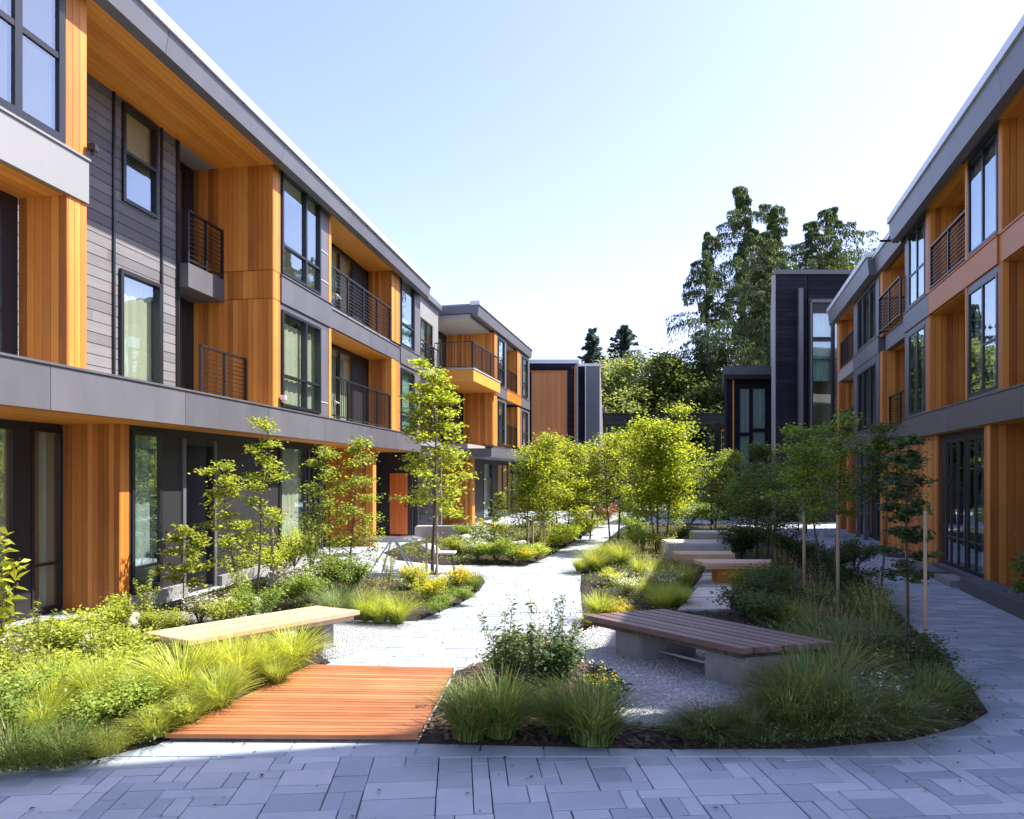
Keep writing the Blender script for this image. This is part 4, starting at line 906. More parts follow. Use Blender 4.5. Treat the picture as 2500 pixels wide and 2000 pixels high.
def mk_upright(seed,h=.8,rad=.2,nst=9,leaf=.05,per=46):
    r=rs(seed); pr=stems(r,nst,h,rad); mb=MB(); c=[];d=[]
    for p in pr:
        mb.tube(p,[.005,.0045,.0035,.0025,.001],5,cap=False); P=np.array(p)
        ss=np.linspace(.18,1,per); idx=np.clip((ss*4).astype(int),0,3); fr=(ss*4-idx)[:,None]; q=P[idx]*(1-fr)+P[np.minimum(idx+1,4)]*fr
        a=np.arange(per)*2.4+r.rand()*6; dd=np.stack([np.cos(a),np.sin(a),.35*np.ones(per)],1); c.append(q+dd*leaf*.5); d.append(dd)
    c=np.concatenate(c);d=np.concatenate(d); V=leaves(c,leaf,r,.42,.7,dirs=d,jit=.15)
    return dict(h=h,parts=[('stems',mb.mesh('stems',M['bark'],fix=False,smooth=True),(.12,.12,.05)),('foliage',leafmesh('foliage',V,r.rand(len(V)),M['leaf']),None)])
grass=Species('grass_clump','ornamental grass',[mk_grass(i) for i in range(4)])
tallg=Species('feather_grass','ornamental grass',[mk_plume(10+i) for i in range(3)])
wisp=Species('wispy_grass','ornamental grass',[mk_wisp(60+i) for i in range(3)])
shrub=Species('shrub','shrub',[mk_shrub(20+i) for i in range(4)])
flow=Species('flowering_shrub','flowering shrub',[mk_shrub(30+i,fl=(YEL,110,.035)) for i in range(2)])
wflow=Species('flowering_shrub','flowering shrub',[mk_shrub(34+i,fl=(WHITE,160,.022),leaf=.024,n=3000) for i in range(2)])
upr=Species('leafy_perennial','leafy plant',[mk_upright(40+i) for i in range(3)])
bigl=Species('leafy_sapling','sapling',[mk_upright(50,1.5,.35,7,.13,34)])
# ---- trees
def branch(r,p0,d0,L_,n=5,curl=.15,grav=0.0):
    pts=[p0]; d=d0/np.linalg.norm(d0)
    for i in range(n):
        d=d+r.normal(size=3)*curl+np.array([0,0,grav]); d/=np.linalg.norm(d); pts.append(pts[-1]+d*L_/n)
    return pts
def mk_tree(seed,H,Rr,cb=.35,nl=16,leaf=.07,ncl=26,clr=.16,shape='oval',nstem=1,tr=.022,flat=.35,rise=.55,lean=.03,bare=.35,twig=2,trunk_mat='bark'):
    r=rs(seed); mb=MB(); cen=[]; cdir=[]
    for s in range(nstem):
        a0=s*6.283/nstem+r.rand(); off=.0 if nstem==1 else .10+.1*r.rand(); top=H*(1 if s==0 else .75+.22*r.rand())
        p=np.array([off*math.cos(a0),off*math.sin(a0),0.]); d=np.array([math.cos(a0)*lean*(3 if nstem>1 else 1),math.sin(a0)*lean*(3 if nstem>1 else 1),1.])
        tp=branch(r,p,d,top*.97,9,.035,.02); n=len(tp); sc=(1 if s==0 else .8)
        mb.tube(tp,[tr*sc*(1-.86*i/(n-1)) for i in range(n)],8,.4)
        for k in range(nl//nstem+1):
            t=cb+(1-cb)*((k+r.rand()*.8)/(nl//nstem+1)); t=min(t,.98); f=t*(n-1); i=int(f); q=tp[i]*(1-(f-i))+tp[min(i+1,n-1)]*(f-i)
            u=(t-cb)/(1-cb)
            pf={'oval':math.sin(math.pi*min(1,.14+.8*u))**.7,'cone':(1-u)**.8*.95+.08,'round':math.sqrt(max(.02,1-(2*u-.85)**2)) if abs(2*u-.85)<1 else .2,'tier':(.55+.45*abs(math.sin(k*1.7)))*(1-.55*u)}[shape]
            LL=Rr*pf*(.75+.45*r.rand()); a=k*2.4+r.rand()*.8+s*1.1
            bd=np.array([math.cos(a),math.sin(a),rise*(.6+.8*u)]); bp=branch(r,q,bd,LL,5,.14,-.03)
            mb.tube(bp,[tr*.42*(1-.85*j/5) for j in range(6)],5,.4,cap=False)
            pts=[bp[j]+(bp[min(j+1,5)]-bp[j])*r.rand() for j in range(2,6)]
            for w in range(twig):
                j=2+int(r.rand()*3); td=bp[j]-bp[j-1]; td=td/np.linalg.norm(td)+r.normal(size=3)*.7; tw=branch(r,bp[j],td,LL*.4,3,.2,-.03)
                mb.tube(tw,[tr*.16,tr*.13,tr*.09,tr*.04],4,.4,cap=False); pts+=[tw[2],tw[3]]
            for c in pts:
                m=int(ncl*(.5+r.rand())); 
                cen.append(c+r.normal(size=(m,3))*np.array([clr,clr,clr*flat])*.55); cdir.append(np.tile(np.array([math.cos(a),math.sin(a),-.15]),(m,1)))
    c=np.concatenate(cen); d=np.concatenate(cdir); V=leaves(c,leaf,r,.68,.8,dirs=d,jit=.8); T=r.rand(len(V))
    return [('trunk',mb.mesh('trunk',M[trunk_mat],fix=False,smooth=True),None),('crown',leafmesh('crown',V,T,M['leaf']),1)]
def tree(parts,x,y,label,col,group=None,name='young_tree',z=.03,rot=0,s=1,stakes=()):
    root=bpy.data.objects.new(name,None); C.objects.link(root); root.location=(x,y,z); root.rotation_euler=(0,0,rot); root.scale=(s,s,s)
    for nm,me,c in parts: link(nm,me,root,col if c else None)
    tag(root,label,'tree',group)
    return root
def stake(px,py,ytop,label,r=.026,lean=0):
    x,y=G(px,py); h=EYE+(HY-ytop)/FP*y
    mb=MB(); mb.tube([(x,y,-.02),(x+lean,y,h)],[r,r*.93],10,.6); return tag(mb.build('tree_stake',M['stake'],smooth=False),label,'stake','round wooden tree stakes')
def at(px,y): return ((px-CX)/FP*y,y)
def hz(pytop,y): return EYE+(HY-pytop)/FP*y
Y_=10.6; x,y=at(515,Y_); tree(mk_tree(101,hz(872,Y_),.50,.2,30,.055,20,.15,'tier',2,.02,.4,.4,twig=2),x,y,'slim tiered sapling with yellow green leaves before the black entry door',(.27,.33,.04))
Y_=12.3; x,y=at(712,Y_); tree(mk_tree(102,hz(915,Y_),.68,.15,32,.055,21,.16,'cone',2,.02,.45,.5,twig=2),x,y,'loose young tree hiding the recess entrance, right of the slim sapling',(.24,.30,.04))
Y_=13.6; x,y=at(910,Y_); tree(mk_tree(103,hz(772,Y_),.9,.3,38,.075,24,.2,'tier',1,.035,.35,.35,twig=2),x,y,'tall staked maple with lime leaves in front of the second balcony stack',(.30,.36,.04))
Y_=9.9; x,y=at(385,Y_); tree(mk_tree(104,1.2,.32,.3,12,.06,14,.1,'oval',1,.012),x,y,'knee high sapling in front of the dark wall beside the green window',(.26,.30,.04))
Y_=17.6
for i,(px,top,rr_,lb) in enumerate(((1118,925,.85,'leftmost of three bushy staked trees at the edge of the far bed'),(1185,940,.95,'middle of three bushy staked trees at the edge of the far bed'),(1232,965,.8,'rightmost and lowest of three bushy staked trees at the edge of the far bed'))):
    yy=Y_+i*1.6; x,y=at(px,yy); tree(mk_tree(110+i,hz(top,yy),rr_,.2,38,.062,30,.24,'tier',2,.026,.6,.9,twig=3),x,y,lb,(.29,.35,.035),'bushy staked trees in the far bed')
Y_=17.6; x,y=at(1392,Y_); tree(mk_tree(121,hz(850,Y_),1.05,.25,56,.072,30,.27,'tier',5,.024,.5,.95,twig=3),x,y,'large bright yellow green multi stemmed tree at the centre of the courtyard',(.30,.37,.035))
Y_=20.5; x,y=at(1290,Y_); tree(mk_tree(122,hz(925,Y_),.9,.36,30,.07,30,.25,'oval',2,.035,.5,.6,twig=2),x,y,'two stemmed tree left of the large central tree at the bend of the path',(.28,.34,.035))
Y_=22.5; x,y=at(1500,Y_); tree(mk_tree(123,hz(955,Y_),.85,.3,30,.07,30,.25,'oval',2,.03,.5,.6,twig=2),x,y,'airy light green tree right of the large central tree',(.20,.27,.035))
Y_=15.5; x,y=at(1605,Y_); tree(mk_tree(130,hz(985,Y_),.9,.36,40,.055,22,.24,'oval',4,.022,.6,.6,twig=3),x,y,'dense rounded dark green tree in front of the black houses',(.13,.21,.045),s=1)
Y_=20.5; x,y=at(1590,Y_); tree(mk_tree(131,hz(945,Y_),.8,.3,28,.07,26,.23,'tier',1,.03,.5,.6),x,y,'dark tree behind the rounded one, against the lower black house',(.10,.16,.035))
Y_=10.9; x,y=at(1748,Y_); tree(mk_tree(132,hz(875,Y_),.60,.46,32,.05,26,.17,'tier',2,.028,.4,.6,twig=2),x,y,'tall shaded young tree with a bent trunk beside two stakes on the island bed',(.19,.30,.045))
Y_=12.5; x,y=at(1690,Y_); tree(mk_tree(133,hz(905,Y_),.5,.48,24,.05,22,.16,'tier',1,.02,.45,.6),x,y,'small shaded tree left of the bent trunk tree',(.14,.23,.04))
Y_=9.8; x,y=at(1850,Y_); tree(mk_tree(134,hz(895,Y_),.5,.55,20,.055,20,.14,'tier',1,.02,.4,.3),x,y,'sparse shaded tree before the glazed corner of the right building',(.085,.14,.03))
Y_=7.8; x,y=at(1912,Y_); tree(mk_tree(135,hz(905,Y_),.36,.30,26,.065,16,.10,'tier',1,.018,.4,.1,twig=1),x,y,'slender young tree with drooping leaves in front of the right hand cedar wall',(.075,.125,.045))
Y_=7.9; x,y=at(2185,Y_); tree(mk_tree(136,1.25,.34,.35,10,.06,12,.09,'oval',1,.012),x,y,'little sapling at the right edge of the frame by the plinth',(.12,.2,.04))
Y_=19.5; x,y=at(1035,Y_); tree(mk_tree(137,1.5,.3,.3,12,.07,14,.12,'cone',1,.014),x,y,'thin little conical tree before the white curtain of the second building',(.2,.26,.04))
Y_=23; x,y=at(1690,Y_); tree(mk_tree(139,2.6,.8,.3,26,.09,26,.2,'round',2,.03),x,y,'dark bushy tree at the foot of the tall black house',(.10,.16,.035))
stake(573,1238,1108,'stake right of the slim sapling before the entry door')
stake(920,1215,960,'tall stake tied to the maple before the second building',.024); stake(898,1212,1120,'short stake left of the maple trunk')
for i,(a,b) in enumerate(((1112,1172),(1122,1171),(1138,1168),(1146,1167))): stake(a,b,1090,['first','second','third','fourth'][i]+' from the left of four slim stakes under the bushy trees of the far bed',.025)
stake(1693,1265,1080,'stake left of the bent trunk tree on the island bed'); stake(1764,1298,1085,'stake right of the bent trunk tree on the island bed')
stake(1948,1388,1075,'stake right of the slender drooping tree by the right path',.020); stake(1632,1190,1095,'short stake under the dense rounded dark tree')
stake(1909,1362,1150,'second stake, hugging the trunk of the slender drooping tree',.02)
# ---- plants by picture position of their foot: (species,px,py,height,colour,label,wide)
def put(sp,px,py,h,col,label,wide=1.0,group=None):
    x,y=G(px,py,.045); return sp.place(x,y,bz(x,y),h,col,label,group,wide=wide)
NL='near left bed'; 
for a in (
 (grass,618,1402,.46,(.42,.50,.07),'arching lime grass clump at the right tip of the near left bed, beside the gravel',1.05),
 (grass,560,1412,.42,(.40,.47,.06),'lime grass clump second from the tip of the near left bed'),
 (grass,500,1440,.52,(.42,.48,.06),'tall lime grass clump directly below the middle of the pale bench'),
 (grass,440,1432,.5,(.40,.48,.07),'lime grass clump below the left half of the pale bench'),
 (grass,385,1470,.52,(.40,.47,.06),'lime grass clump in front of the left end of the pale bench',1.1),
 (grass,462,1490,.40,LIME,'lower lime grass clump nearest the deck corner in the near left bed'),
 (grass,335,1432,.40,(.24,.32,.045),'lime grass clump just left of the pale bench end'),
 (grass,585,1440,.30,MID,'small green grass tuft by the bark edge right of the lime clumps'),
 (grass,300,1500,.42,(.24,.32,.045),'pale green grass clump among shrubs of the near left bed'),
 (shrub,250,1440,.46,LIME,'airy lime shrub left of the grass clumps in the near left bed',1.2),
 (shrub,190,1400,.50,MID,'rounded green shrub below the big cedar box on the left',1.2),
 (shrub,110,1395,.48,LIME,'bright lime shrub in front of the left glazed door',1.2),
 (shrub,150,1475,.42,LIME,'low spreading lime shrub in the middle of the near left bed',1.4),
 (upr,90,1430,.7,MID,'upright leafy stems rising between the lime shrubs at the far left'),
 (upr,205,1440,.6,LIME,'upright lime stems in front of the rounded green shrub'),
 (grass,115,1500,.5,LIME,'tall lime grass among the shrubs of the near left bed'),
 (grass,215,1490,.48,LIME,'lime grass right of the low spreading shrub'),
 (upr,20,1490,.65,MID,'upright leafy stems close to the left frame edge'),
 (shrub,60,1470,.5,MID,'green shrub near the left frame edge',1.2),
 (shrub,235,1530,.36,(.22,.30,.045),'low lime shrub above the bark edge of the near left bed',1.4),
 (shrub,15,1540,.46,(.2,.28,.06),'pale green shrub at the lower left corner of the frame',1.2),
 (grass,90,1545,.36,LIME,'lime grass clump at the lower left, before the front tufts',1.1),
 (wflow,-40,1450,.5,MID,'shrub with small white flowers at the far left edge',1.2),
 (wisp,140,1600,.28,(.13,.2,.035),'second short dark grass tuft along the front edge of the near left bed',1.2),
 (wisp,30,1606,.34,(.13,.2,.035),'short dark green grass tuft in the very corner of the near left bed',1.2),
 (wisp,225,1585,.2,MID,'short green grass tuft next to the front bark edge',1.2),
 (grass,330,1548,.24,MID,'small green tuft near the lower left corner of the deck',1.3),
 (grass,400,1520,.26,MID,'small green tuft beside the left deck edge',1.2),
 (shrub,365,1528,.22,MID,'low green mat plant beside the left deck edge',1.6),
 (bigl,8,1425,1.5,(.30,.34,.035),'big leaved yellow green sapling cut by the left frame edge'),
 (upr,300,1340,.72,MID,'upright leafy stem beside the cedar box corner'),
 (upr,262,1345,.5,LIME,'short upright leafy plant under the green window on the left'),
 (shrub,225,1345,.5,LIME,'lime shrub at the foot of the cedar box'),
 (shrub,345,1345,.4,MID,'green shrub between the cedar box and the pale bench'),
 (wflow,420,1318,.42,OLIVE,'white flowered shrub behind the pale bench, below the knee high sapling',1.2),
 (shrub,470,1330,.45,MID,'green shrub behind the left half of the pale bench',1.1),
 (shrub,540,1322,.6,GREEN,'taller dark green shrub around the foot of the slim sapling',.9),
 (upr,505,1300,.9,MID,'tall leafy perennial beneath the slim sapling'),
 (wflow,610,1262,.5,OLIVE,'white flowered shrub behind the right end of the pale bench',1.2),
 (shrub,650,1275,.55,GREEN,'deep green shrub at the left of the middle bed'),
 (grass,710,1300,.5,(.14,.22,.07),'blue green grass clump in the middle bed, left of the plumes'),
 (tallg,770,1306,.68,LIME,'feathery grass with straw plumes at the front of the middle bed'),
 (tallg,800,1296,.62,LIME,'second feathery grass, just right of the first plumes in the middle bed'),
 (grass,838,1308,.42,LIME,'bright lime grass clump at the front edge of the middle bed'),
 (grass,800,1310,.36,LIME,'lime grass clump below the straw plumes'),
 (flow,905,1265,.38,(.33,.37,.035),'golden yellow shrub in the middle bed right of the maple',1.2),
 (flow,955,1240,.38,(.34,.34,.03),'golden shrub near the pointed tip of the middle bed',1.3),
 (flow,875,1240,.42,(.32,.36,.04),'yellow flowering shrub behind the lime grass',1.2),
 (grass,1000,1240,.34,(.16,.24,.04),'green grass tuft at the pointed tip of the middle bed'),
 (shrub,925,1292,.24,GREEN,'low dark edging shrub along the path side of the middle bed',1.6),
 (shrub,975,1268,.24,GREEN,'second low edging shrub nearer the tip of the middle bed',1.5),
 (shrub,740,1245,.6,GREEN,'dark shrub in front of the outdoor table, left side'),
 (shrub,690,1250,.75,(.15,.2,.04),'tall loose shrub under the young tree of the recess entrance'),
 (upr,820,1235,.6,MID,'upright leafy plant in front of the outdoor table, right side'),
 (upr,655,1210,1.0,MID,'tall leafy stems against the ground floor glazing'),
 (shrub,590,1218,.7,LIME,'lime shrub against the dark wall left of the ground floor glazing'),
 (shrub,620,1195,.8,MID,'tall green shrub before the curtained ground floor window'),
 (shrub,965,1170,.5,MID,'green shrub at the left front corner of the far bed',1.3),
 (wflow,1005,1180,.5,GREEN,'white dotted shrub at the front of the far bed',1.3),
 (shrub,1045,1182,.55,(.2,.28,.04),'light green shrub at the front of the far bed, left of the stakes',1.3),
 (shrub,1080,1184,.42,(.16,.24,.04),'low shrub at the front edge of the far bed beneath the staked trees',1.5),
 (flow,1100,1186,.34,(.28,.3,.03),'yellowish low shrub at the right front corner of the far bed',1.4),
 (shrub,1130,1180,.4,LIME,'lime mound beside the slim stakes of the far bed',1.4),
 (wflow,1010,1155,.55,(.16,.22,.05),'flowering shrub in the middle of the far bed',1.4),
 (flow,1035,1140,.6,MID,'yellow flowered shrub before the dark wall of the second building',1.3),
 (shrub,980,1140,.6,GREEN,'dark green shrub near the tan stone ledge',1.2),
 (shrub,1165,1160,.55,(.25,.3,.035),'bright shrub along the path edge of the far bed, nearest the stakes',1.5),
 (shrub,1195,1148,.6,LIME,'bright lime shrub half way along the far bed edge',1.5),
 (shrub,1222,1136,.55,(.3,.33,.035),'yellow green shrub near the far end of the far bed',1.4),
 (shrub,1240,1124,.7,MID,'last rounded shrub at the far end of the far bed',1.3),
 (shrub,1268,1108,.9,RED,'reddish shrub beside the far end of the path',.8),
 (grass,1222,1203,.34,LIME,'lime grass tuft at the path tip of the sunny median',1.2),
 (grass,1250,1200,.55,MID,'green grass clump behind the median tip',1.0),
 (grass,1275,1188,.6,MID,'tall green grass clump along the path side of the median'),
 (grass,1310,1190,.6,LIME,'lime grass below the two stemmed tree'),
 (tallg,1345,1215,.75,LIME,'feathery sunlit grass in the middle of the median'),
 (tallg,1375,1225,.75,LIME,'feathery sunlit grass right of its twin in the median'),
 (tallg,1405,1215,.7,(.25,.3,.06),'feathery grass with purple tinge beside the red plank bench'),
 (flow,1290,1232,.3,LIME,'low sunlit yellow green mound at the path side of the median',1.5),
 (wflow,1320,1255,.34,(.3,.36,.08),'pale sunlit flowering mound in front of the feathery grasses',1.5),
 (tallg,1360,1262,.6,LIME,'sunlit straw plumed grass in the front of the median'),
 (grass,1395,1285,.42,LIME,'sunlit lime grass clump right behind the dark slatted bench'),
 (grass,1425,1275,.42,LIME,'sunlit lime grass clump beside the stepping path'),
 (grass,1262,1300,.42,LIME,'bright grass clump left of the dark bench end, by the path'),
 (flow,1300,1302,.2,YEL,'low golden edging behind the left end of the dark bench',2.0),
 (grass,1245,1318,.2,LIME,'tiny lime tuft under the left end of the dark bench'),
 (wflow,1400,1250,.4,(.28,.34,.08),'whitish flowering clump beside the stepping stones',1.2),
 (grass,1440,1235,.5,MID,'green grass clump under the red plank bench'),
 (shrub,1390,1165,.5,MID,'green shrub around the stems of the large central tree',1.4),
 (shrub,1350,1160,.6,LIME,'lime shrub left of the stems of the large central tree',1.3),
 (shrub,1430,1140,.6,OLIVE,'reddish green shrub behind the grey stone block'),
 (shrub,1330,1130,.8,GREEN,'green shrub below the small pavilion',1.1),
 (grass,985,1553,.50,(.13,.20,.035),'arching grass clump at the island corner next to the deck'),
 (grass,1050,1545,.52,(.13,.20,.035),'arching grass clump second from the deck on the island'),
 (grass,1245,1562,.55,(.12,.19,.035),'big arching grass clump at the front of the island, left of the gravel',1.15),
 (grass,1180,1540,.40,(.10,.16,.03),'smaller dark grass clump left of the big arching one'),
 (upr,1065,1480,.85,(.13,.17,.05),'upright twiggy perennial behind the two grass clumps by the deck',1.1),
 (upr,1120,1490,.8,(.13,.17,.06),'tall dark twiggy perennial in the island corner'),
 (upr,1180,1480,.88,BLUE,'tall blue green perennial left of the gravel court'),
 (tallg,1175,1440,.85,(.16,.2,.06),'tall thin stems rising above the left of the gravel court'),
 (shrub,1130,1470,.6,DARK,'dark filler shrub in the island corner behind the grasses',1.2),
 (flow,1275,1500,.36,DARK,'dark plant with a few yellow flowers at the gravel edge',.7),
 (shrub,1080,1445,.5,(.09,.14,.04),'dark shrub nearest the top corner of the deck'),
 (wisp,1450,1548,.2,(.09,.14,.035),'thin wispy grass at the island front, leftmost of the wispy row',1.5),
 (wisp,1520,1550,.18,(.10,.16,.04),'wispy grass by the gravel edge below the bench legs',1.5),
 (wisp,1610,1548,.3,(.10,.16,.04),'wispy grass mound at the very front of the island',1.25),
 (wisp,1665,1500,.36,(.12,.18,.05),'tall wispy mound against the right concrete leg',1.4),
 (wisp,1700,1542,.36,(.11,.17,.04),'wispy mound on the front rim right of centre',1.25),
 (wisp,1770,1520,.5,(.12,.18,.05),'large wispy mound in the middle of the right island half',1.5),
 (wisp,1860,1530,.34,(.1,.16,.04),'wispy mound along the right front rim',1.2),
 (wisp,1930,1470,.42,(.11,.17,.04),'wispy mound beside the dark rim shrub',1.4),
 (wisp,1810,1420,.6,(.12,.18,.05),'tall wispy mound behind the white dotted plant',1.3),
 (wisp,1740,1400,.6,(.13,.2,.05),'tall wispy mound right behind the bench end',1.3),
 (grass,1490,1545,.26,(.08,.13,.03),'low wispy grass at the island front below the bench legs',1.6),
 (grass,1580,1548,.26,(.09,.15,.035),'wispy grass at the island front right of the gravel',1.3),
 (grass,1660,1535,.4,(.11,.18,.04),'fluffy grass in front of the right concrete leg',1.2),
 (grass,1690,1500,.55,(.13,.2,.04),'tall grass leaning over the right end of the dark bench'),
 (grass,1735,1535,.42,(.10,.17,.035),'fluffy dark grass at the middle front of the right half of the island',1.3),
 (grass,1800,1528,.40,(.09,.15,.035),'dark grass tuft toward the right front of the island',1.2),
 (wflow,1840,1500,.30,BLUE,'grey leaved plant dotted with small white flowers on the island',1.6),
 (grass,1900,1530,.36,(.11,.18,.035),'grass tuft near the right front edge of the island',1.1),
 (grass,1960,1500,.42,(.11,.18,.035),'upright grass clump at the right rim of the island'),
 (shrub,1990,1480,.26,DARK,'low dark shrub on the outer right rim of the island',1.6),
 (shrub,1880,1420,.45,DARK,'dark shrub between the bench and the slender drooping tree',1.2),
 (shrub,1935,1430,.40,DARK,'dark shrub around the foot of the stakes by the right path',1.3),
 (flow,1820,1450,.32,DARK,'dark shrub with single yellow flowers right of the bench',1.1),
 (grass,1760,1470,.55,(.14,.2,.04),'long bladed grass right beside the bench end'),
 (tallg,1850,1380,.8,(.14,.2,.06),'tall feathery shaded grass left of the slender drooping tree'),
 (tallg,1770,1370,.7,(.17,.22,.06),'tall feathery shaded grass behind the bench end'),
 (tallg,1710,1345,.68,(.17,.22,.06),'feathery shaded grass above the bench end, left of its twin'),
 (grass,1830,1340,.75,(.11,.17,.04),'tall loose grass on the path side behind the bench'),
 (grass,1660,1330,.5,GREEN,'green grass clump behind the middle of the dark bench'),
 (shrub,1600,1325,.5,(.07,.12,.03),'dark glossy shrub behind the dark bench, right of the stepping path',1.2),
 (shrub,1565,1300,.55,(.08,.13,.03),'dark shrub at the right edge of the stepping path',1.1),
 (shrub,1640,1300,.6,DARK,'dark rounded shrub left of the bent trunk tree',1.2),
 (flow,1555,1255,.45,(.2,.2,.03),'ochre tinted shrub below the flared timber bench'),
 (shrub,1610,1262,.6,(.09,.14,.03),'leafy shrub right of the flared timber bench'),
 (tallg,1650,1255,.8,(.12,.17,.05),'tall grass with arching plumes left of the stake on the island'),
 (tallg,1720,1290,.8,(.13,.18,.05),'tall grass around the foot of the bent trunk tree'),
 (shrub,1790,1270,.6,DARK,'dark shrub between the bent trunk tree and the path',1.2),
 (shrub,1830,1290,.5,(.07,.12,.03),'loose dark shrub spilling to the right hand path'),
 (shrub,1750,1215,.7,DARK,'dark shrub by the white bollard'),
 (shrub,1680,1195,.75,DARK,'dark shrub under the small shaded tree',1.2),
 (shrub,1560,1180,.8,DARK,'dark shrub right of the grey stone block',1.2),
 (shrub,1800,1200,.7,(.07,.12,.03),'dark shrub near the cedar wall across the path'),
 (shrub,1500,1105,1.0,DARK,'dark shrub in front of the burnt orange porch',1.1),
 (shrub,1450,1110,1.0,GREEN,'green shrub behind the stone seats',1.2),
): put(*a[:6],wide=a[6] if len(a)>6 else 1.0)
# ---- ground cover as stuff
def cover(label,P,dens,h,leaf,col,seed,ex=(),ymax=30,edge=.12,clump=1.0):
    r=rs(seed); xs=[p[0] for p in P]; yy=[p[1] for p in P]; A=(max(xs)-min(xs))*(min(ymax,max(yy))-min(yy)); n=int(A*dens); out=[]; cs=[]
    for _ in range(n):
        x=min(xs)+r.rand()*(max(xs)-min(xs)); y=min(yy)+r.rand()*(min(ymax,max(yy))-min(yy))
        if not inpoly(x,y,P) or edged(x,y,P)<edge*(.4+r.rand()) or any(inpoly(x,y,e) for e in ex): continue
        if hn(x*.45,y*.45)*.5+.5<r.rand()*clump: continue
        k=5+int(14*r.rand()); hh=h*(.4+.8*r.rand()); rad=.08+.08*r.rand()
        q=r.normal(size=(k,3))*np.array([rad,rad,hh*.3]); q[:,2]=np.abs(q[:,2]); cs.append(q+np.array([x,y,.055]))
    c=np.concatenate(cs); V=leaves(c,leaf,r,.5,.4); me=leafmesh('ground_cover',V,r.rand(len(V)),M['leaf']); o=link('ground_cover',me,color=col); tag(o,label,'ground cover',kind='stuff')
cover('low leafy ground cover between the shrubs of the near left bed',BL,90,.13,.034,(.17,.24,.04),1)
cover('low leafy ground cover in the middle bed by the maple',B2,80,.16,.036,(.19,.25,.04),2)
cover('low leafy ground cover in the far bed before the second building',B3,45,.25,.05,(.17,.24,.04),3)
isl=[p for p in BR_]
front_=[(-.5,5.1),(4.2,4.9),(5.6,9.4),(2.5,9.4),(.5,8.2),(-.4,6.9)]
cover('low dark ground cover along the front and right of the island bed',[(1.1,4.98),(2.15,5.0),(2.94,5.16),(3.56,5.45),(3.95,5.8),(4.2,6.35),(4.7,7.6),(5.4,9.5),(3.2,9.4),(3.15,7.0),(2.75,5.85),(1.6,5.5)],130,.12,.026,(.09,.14,.035),4,edge=.08,ex=[GR])
cover('low ground cover behind the gravel court on the island',[(1.1,9.3),(5.4,9.5),(8.4,19.8),(9.3,25),(4.2,25.9),(1.9,16.4),(1.25,14),(1.35,12)],45,.22,.045,(.13,.19,.04),5,ex=[[(2.3,9.6),(3.5,9.6),(4.9,14.4),(3.7,14.4)]],edge=.1)
# ---- conifers and background trees
def mk_conifer(seed,H,Rr,nb=90,leafl=.30,per=60,base=.06,droop=.5,weep=0.0,tr=.3,prof=1.0,gap=0):
    r=rs(seed); mb=MB(); tp=branch(r,np.zeros(3),np.array([0,0,1.]),H*.98,10,.012,.02); n=len(tp)
    mb.tube(tp,[tr*(1-.93*i/(n-1)) for i in range(n)],9,.4); cen=[];dr=[]
    for k in range(nb):
        t=base+(1-base)*((k+r.rand())/nb)**.9; t=min(t,.99); f=t*(n-1); i=int(f); q=tp[i]*(1-(f-i))+tp[min(i+1,n-1)]*(f-i); u=(t-base)/(1-base)
        LL=Rr*((1-u)**prof*.95+.06)*((.2+1.0*r.rand()) if weep else (.6+.55*r.rand())); a=k*2.4+r.rand()*1.2
        if gap and r.rand()<gap: LL*=.45
        up=.35-.5*(1-u) if not weep else .35; bd=np.array([math.cos(a),math.sin(a),up]); d=bd/np.linalg.norm(bd); pts=[q]; m=7
        for j in range(m):
            d=d+np.array([0,0,-droop*.22*(1 if weep else .7)])+(np.array([0,0,.09]) if (not weep and j>m*.6) else 0)+r.normal(size=3)*.05; d/=np.linalg.norm(d); pts.append(pts[-1]+d*LL/m)
        mb.tube(pts,[tr*.13*(1-u*.7)*(1-.85*j/m) for j in range(m+1)],5,.4,cap=False)
        P=np.array(pts); ss=.12+.88*r.rand(per)**.85; idx=np.clip((ss*m).astype(int),0,m-1); fr=(ss*m-idx)[:,None]; c=P[idx]*(1-fr)+P[idx+1]*fr; seg=P[idx+1]-P[idx]; seg/=np.linalg.norm(seg,axis=1)[:,None]
        side_=np.cross(seg,[0,0,1.]); sg=(r.rand(per)*2-1)[:,None]; wdt=((.08+LL*.17*(1-ss*.6)[:,None]) if weep else (.05+LL*.22*(1-ss*.6)[:,None]))
        dd=seg*.6+side_*sg*.7+np.array([0,0,-.35-weep*3.2])*r.rand(per)[:,None]
        cc=c+side_*sg*wdt+np.array([0,0,-1.])*((weep*(.25+LL*.36)*r.rand(per)**2.0) if weep else (.35*r.rand(per)))[:,None]
        cen.append(cc); dr.append(dd)
    c=np.concatenate(cen); d=np.concatenate(dr); V=leaves(c,leafl,r,.26 if weep else .34,-.3 if weep else .2,dirs=d,jit=.25)
    return [('trunk',mb.mesh('trunk',M['bark'],fix=False,smooth=True),None),('crown',leafmesh('crown',V,r.rand(len(V)),M['needle']),1)]
CONI=(.075,.115,.045)
def far(px,pyt,Y,parts_f,label,col,name,group=None,cat='tree'):
    H_=hz(pyt,Y); x,y=at(px,Y); return tree(parts_f(H_),x,y,label,col,group,name,z=0)
far(1245,684,62,lambda H:mk_conifer(201,H,5.6,130,.4,60,.1,.3),'smaller of two distant firs above the left rooftops',(.06,.09,.07),'fir_tree')
far(1311,678,62,lambda H:mk_conifer(202,H,6.0,150,.4,60,.1,.3,prof=.85),'taller slim fir right of its smaller distant twin',(.06,.09,.07),'fir_tree')
far(1568,372,54,lambda H:mk_conifer(203,H,6.8,112,.27,500,.12,.5,.95,.3,.55,.3),'tallest drooping conifer towering over the black houses',(.085,.13,.04),'cedar_tree')
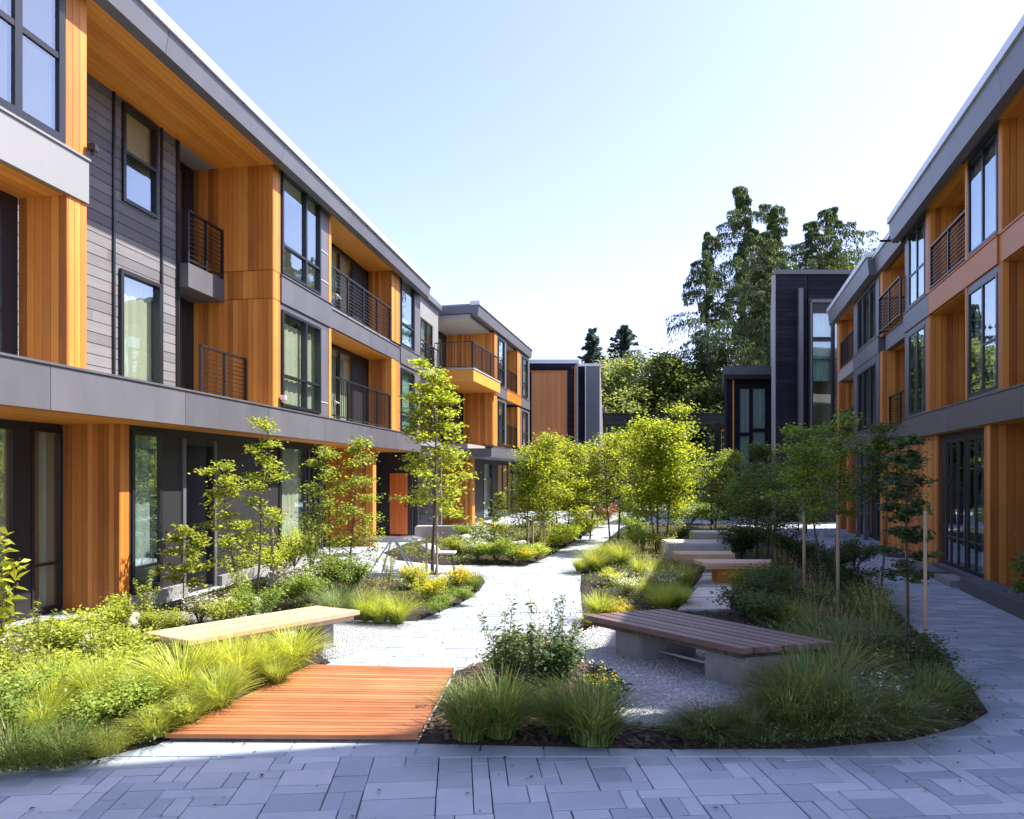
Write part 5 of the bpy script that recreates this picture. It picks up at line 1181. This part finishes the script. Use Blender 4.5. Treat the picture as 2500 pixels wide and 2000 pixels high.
far(1492,474,52,lambda H:mk_conifer(204,H,5.6,92,.27,420,.15,.5,.95,.25,.6,.3),'drooping conifer leaning out left of the tallest one',CONI,'cedar_tree')
far(1636,410,56,lambda H:mk_conifer(205,H,7.0,100,.27,460,.2,.5,.95,.28,.5,.3),'broad drooping conifer right of the tallest one',(.10,.15,.04),'cedar_tree')
far(1702,462,50,lambda H:mk_conifer(206,H,4.8,80,.27,330,.3,.45,.9,.25,.55,.3),'drooping conifer behind the tall black house roof',CONI,'cedar_tree')
far(1600,480,48,lambda H:mk_conifer(208,H,5.4,95,.27,330,.12,.45,.95,.25,.55,.3),'shorter drooping conifer filling the gap left of the tall black house',(.08,.12,.04),'cedar_tree')
far(1790,418,50,lambda H:mk_conifer(207,H,5.4,72,.27,340,.35,.45,.85,.22,.5,.3),'separate drooping conifer above the far end of the right roof',(.08,.12,.04),'cedar_tree')
def bg(H,seed,Rr,leaf=.26,sh='oval',cb=.12,n=70): return mk_tree(seed,H,Rr,cb,n,leaf,26,Rr*.22,sh,2,.16,.6,.6,twig=3)
for i,(px,pt,Y,Rr,col,sh,lb) in enumerate((
 (1285,785,50,3.4,(.20,.25,.06),'oval','yellowish green tree right behind the narrow charcoal house'),
 (1330,755,56,4.0,(.19,.24,.07),'oval','light green tree below the two distant firs'),
 (1385,750,52,4.2,(.12,.16,.035),'cone','rounded backdrop tree with an orange tinge behind the large central tree'),
 (1432,765,58,4.2,(.10,.15,.05),'round','dark backdrop tree between two lighter ones above the footbridge'),
 (1470,725,54,3.6,(.10,.15,.035),'cone','pointed airy backdrop tree left of the drooping conifers'),
 (1510,800,50,3.6,(.09,.13,.035),'round','grey green backdrop tree beside the lower black house'),
 (1300,900,47,3.0,(.13,.18,.04),'round','low dark tree under the footbridge, left part'),
 (1440,880,47,3.4,(.11,.16,.04),'round','low dark tree behind the footbridge, middle part'),
 (1500,915,50,3.0,(.10,.15,.04),'round','low dark tree behind the footbridge, right part'),
 (1660,545,56,4.0,(.12,.17,.03),'round','sunlit broadleaf crown showing over the tall black house roof'),
 (1800,535,52,3.6,(.20,.27,.035),'round','bright lime crown just above the roof next to the right building'),
 (1745,525,58,4.2,(.06,.10,.03),'round','dark broadleaf crown between the sunlit ones over the roof'))):
    H_=hz(pt,Y); x,y=at(px,Y); tree(bg(H_,300+i,Rr,sh=sh,cb=.15 if pt>700 else .5,n=64 if pt>700 else 50),x,y,lb,col,'backdrop trees','broadleaf_tree',z=0)
# hedge mass closing the far distance
r=rs(91); n=420; c=np.stack([r.uniform(-3.5,7,n),3.4+np.abs(r.normal(size=n))*6,np.full(n,.012)],1); c=np.array([q for q in c if not any(inpoly(q[0],q[1],P_) for P_ in (BL,B2,B3,BR_,GL))])
V=leaves(c,.035,r,.6,6.0); o=link('fallen_leaves',leafmesh('fallen_leaves',V,r.rand(len(V)),M['leaf']),color=(.20,.15,.05)); tag(o,'small dry leaves scattered over the paving','leaves',kind='stuff')
r=rs(77); c=np.stack([r.uniform(-15,60,26000),70+r.normal(size=26000)*2.5,np.abs(r.normal(size=26000))*0+r.rand(26000)],1); c[:,2]*=5.5+1.2*np.sin(c[:,0]*.7)+.8*np.sin(c[:,0]*1.9)
V=leaves(c,.55,r,.6,.3); o=link('far_wood',leafmesh('far_wood',V,r.rand(len(V)),M['leaf']),color=(.07,.11,.03)); tag(o,'mass of dark woodland closing the view far beyond the footbridge','wood',kind='stuff')
# ================================================================== LIGHT, SKY, CAMERA
az=R(12); el=R(54)
sd=Vector((math.cos(az)*math.cos(el),math.sin(az)*math.cos(el),math.sin(el)))   # towards the sun
sl=bpy.data.lights.new('sun','SUN'); sl.energy=4.4; sl.angle=R(.5); sl.color=(1,.945,.86); so=bpy.data.objects.new('sun',sl); C.objects.link(so); so.rotation_euler=sd.to_track_quat('Z','Y').to_euler(); so.location=(20,10,30)
w=bpy.data.worlds.new('World'); scn.world=w; w.use_nodes=True; nt=w.node_tree; nt.nodes.clear()
sk=nt.nodes.new('ShaderNodeTexSky'); sk.sky_type='NISHITA'; sk.sun_disc=False; sk.sun_elevation=el; sk.sun_rotation=math.pi/2-az; sk.air_density=1.0; sk.dust_density=.8; sk.ozone_density=2.4
bg_=nt.nodes.new('ShaderNodeBackground'); bg_.inputs[1].default_value=.14; ow=nt.nodes.new('ShaderNodeOutputWorld'); mu=nt.nodes.new('ShaderNodeVectorMath'); mu.operation='MULTIPLY'; mu.inputs[1].default_value=(1.14,.925,1.0); nt.links.new(sk.outputs[0],mu.inputs[0]); nt.links.new(mu.outputs[0],bg_.inputs[0]); nt.links.new(bg_.outputs[0],ow.inputs[0])
cd=bpy.data.cameras.new('camera'); co=bpy.data.objects.new('camera',cd); C.objects.link(co); scn.camera=co
cd.sensor_width=36; cd.lens=FP/2156*36; cd.shift_y=(HY-862.5)/2156; cd.clip_end=3000; cd.clip_start=.05
co.location=(0,0,EYE); co.rotation_euler=(R(90),0,0)
vs=scn.view_settings; vs.view_transform='Standard'; vs.look='None'; vs.gamma=1; vs.exposure=1.52
scn.cycles.max_bounces=10; scn.cycles.transparent_max_bounces=16; scn.cycles.diffuse_bounces=4; scn.cycles.glossy_bounces=4
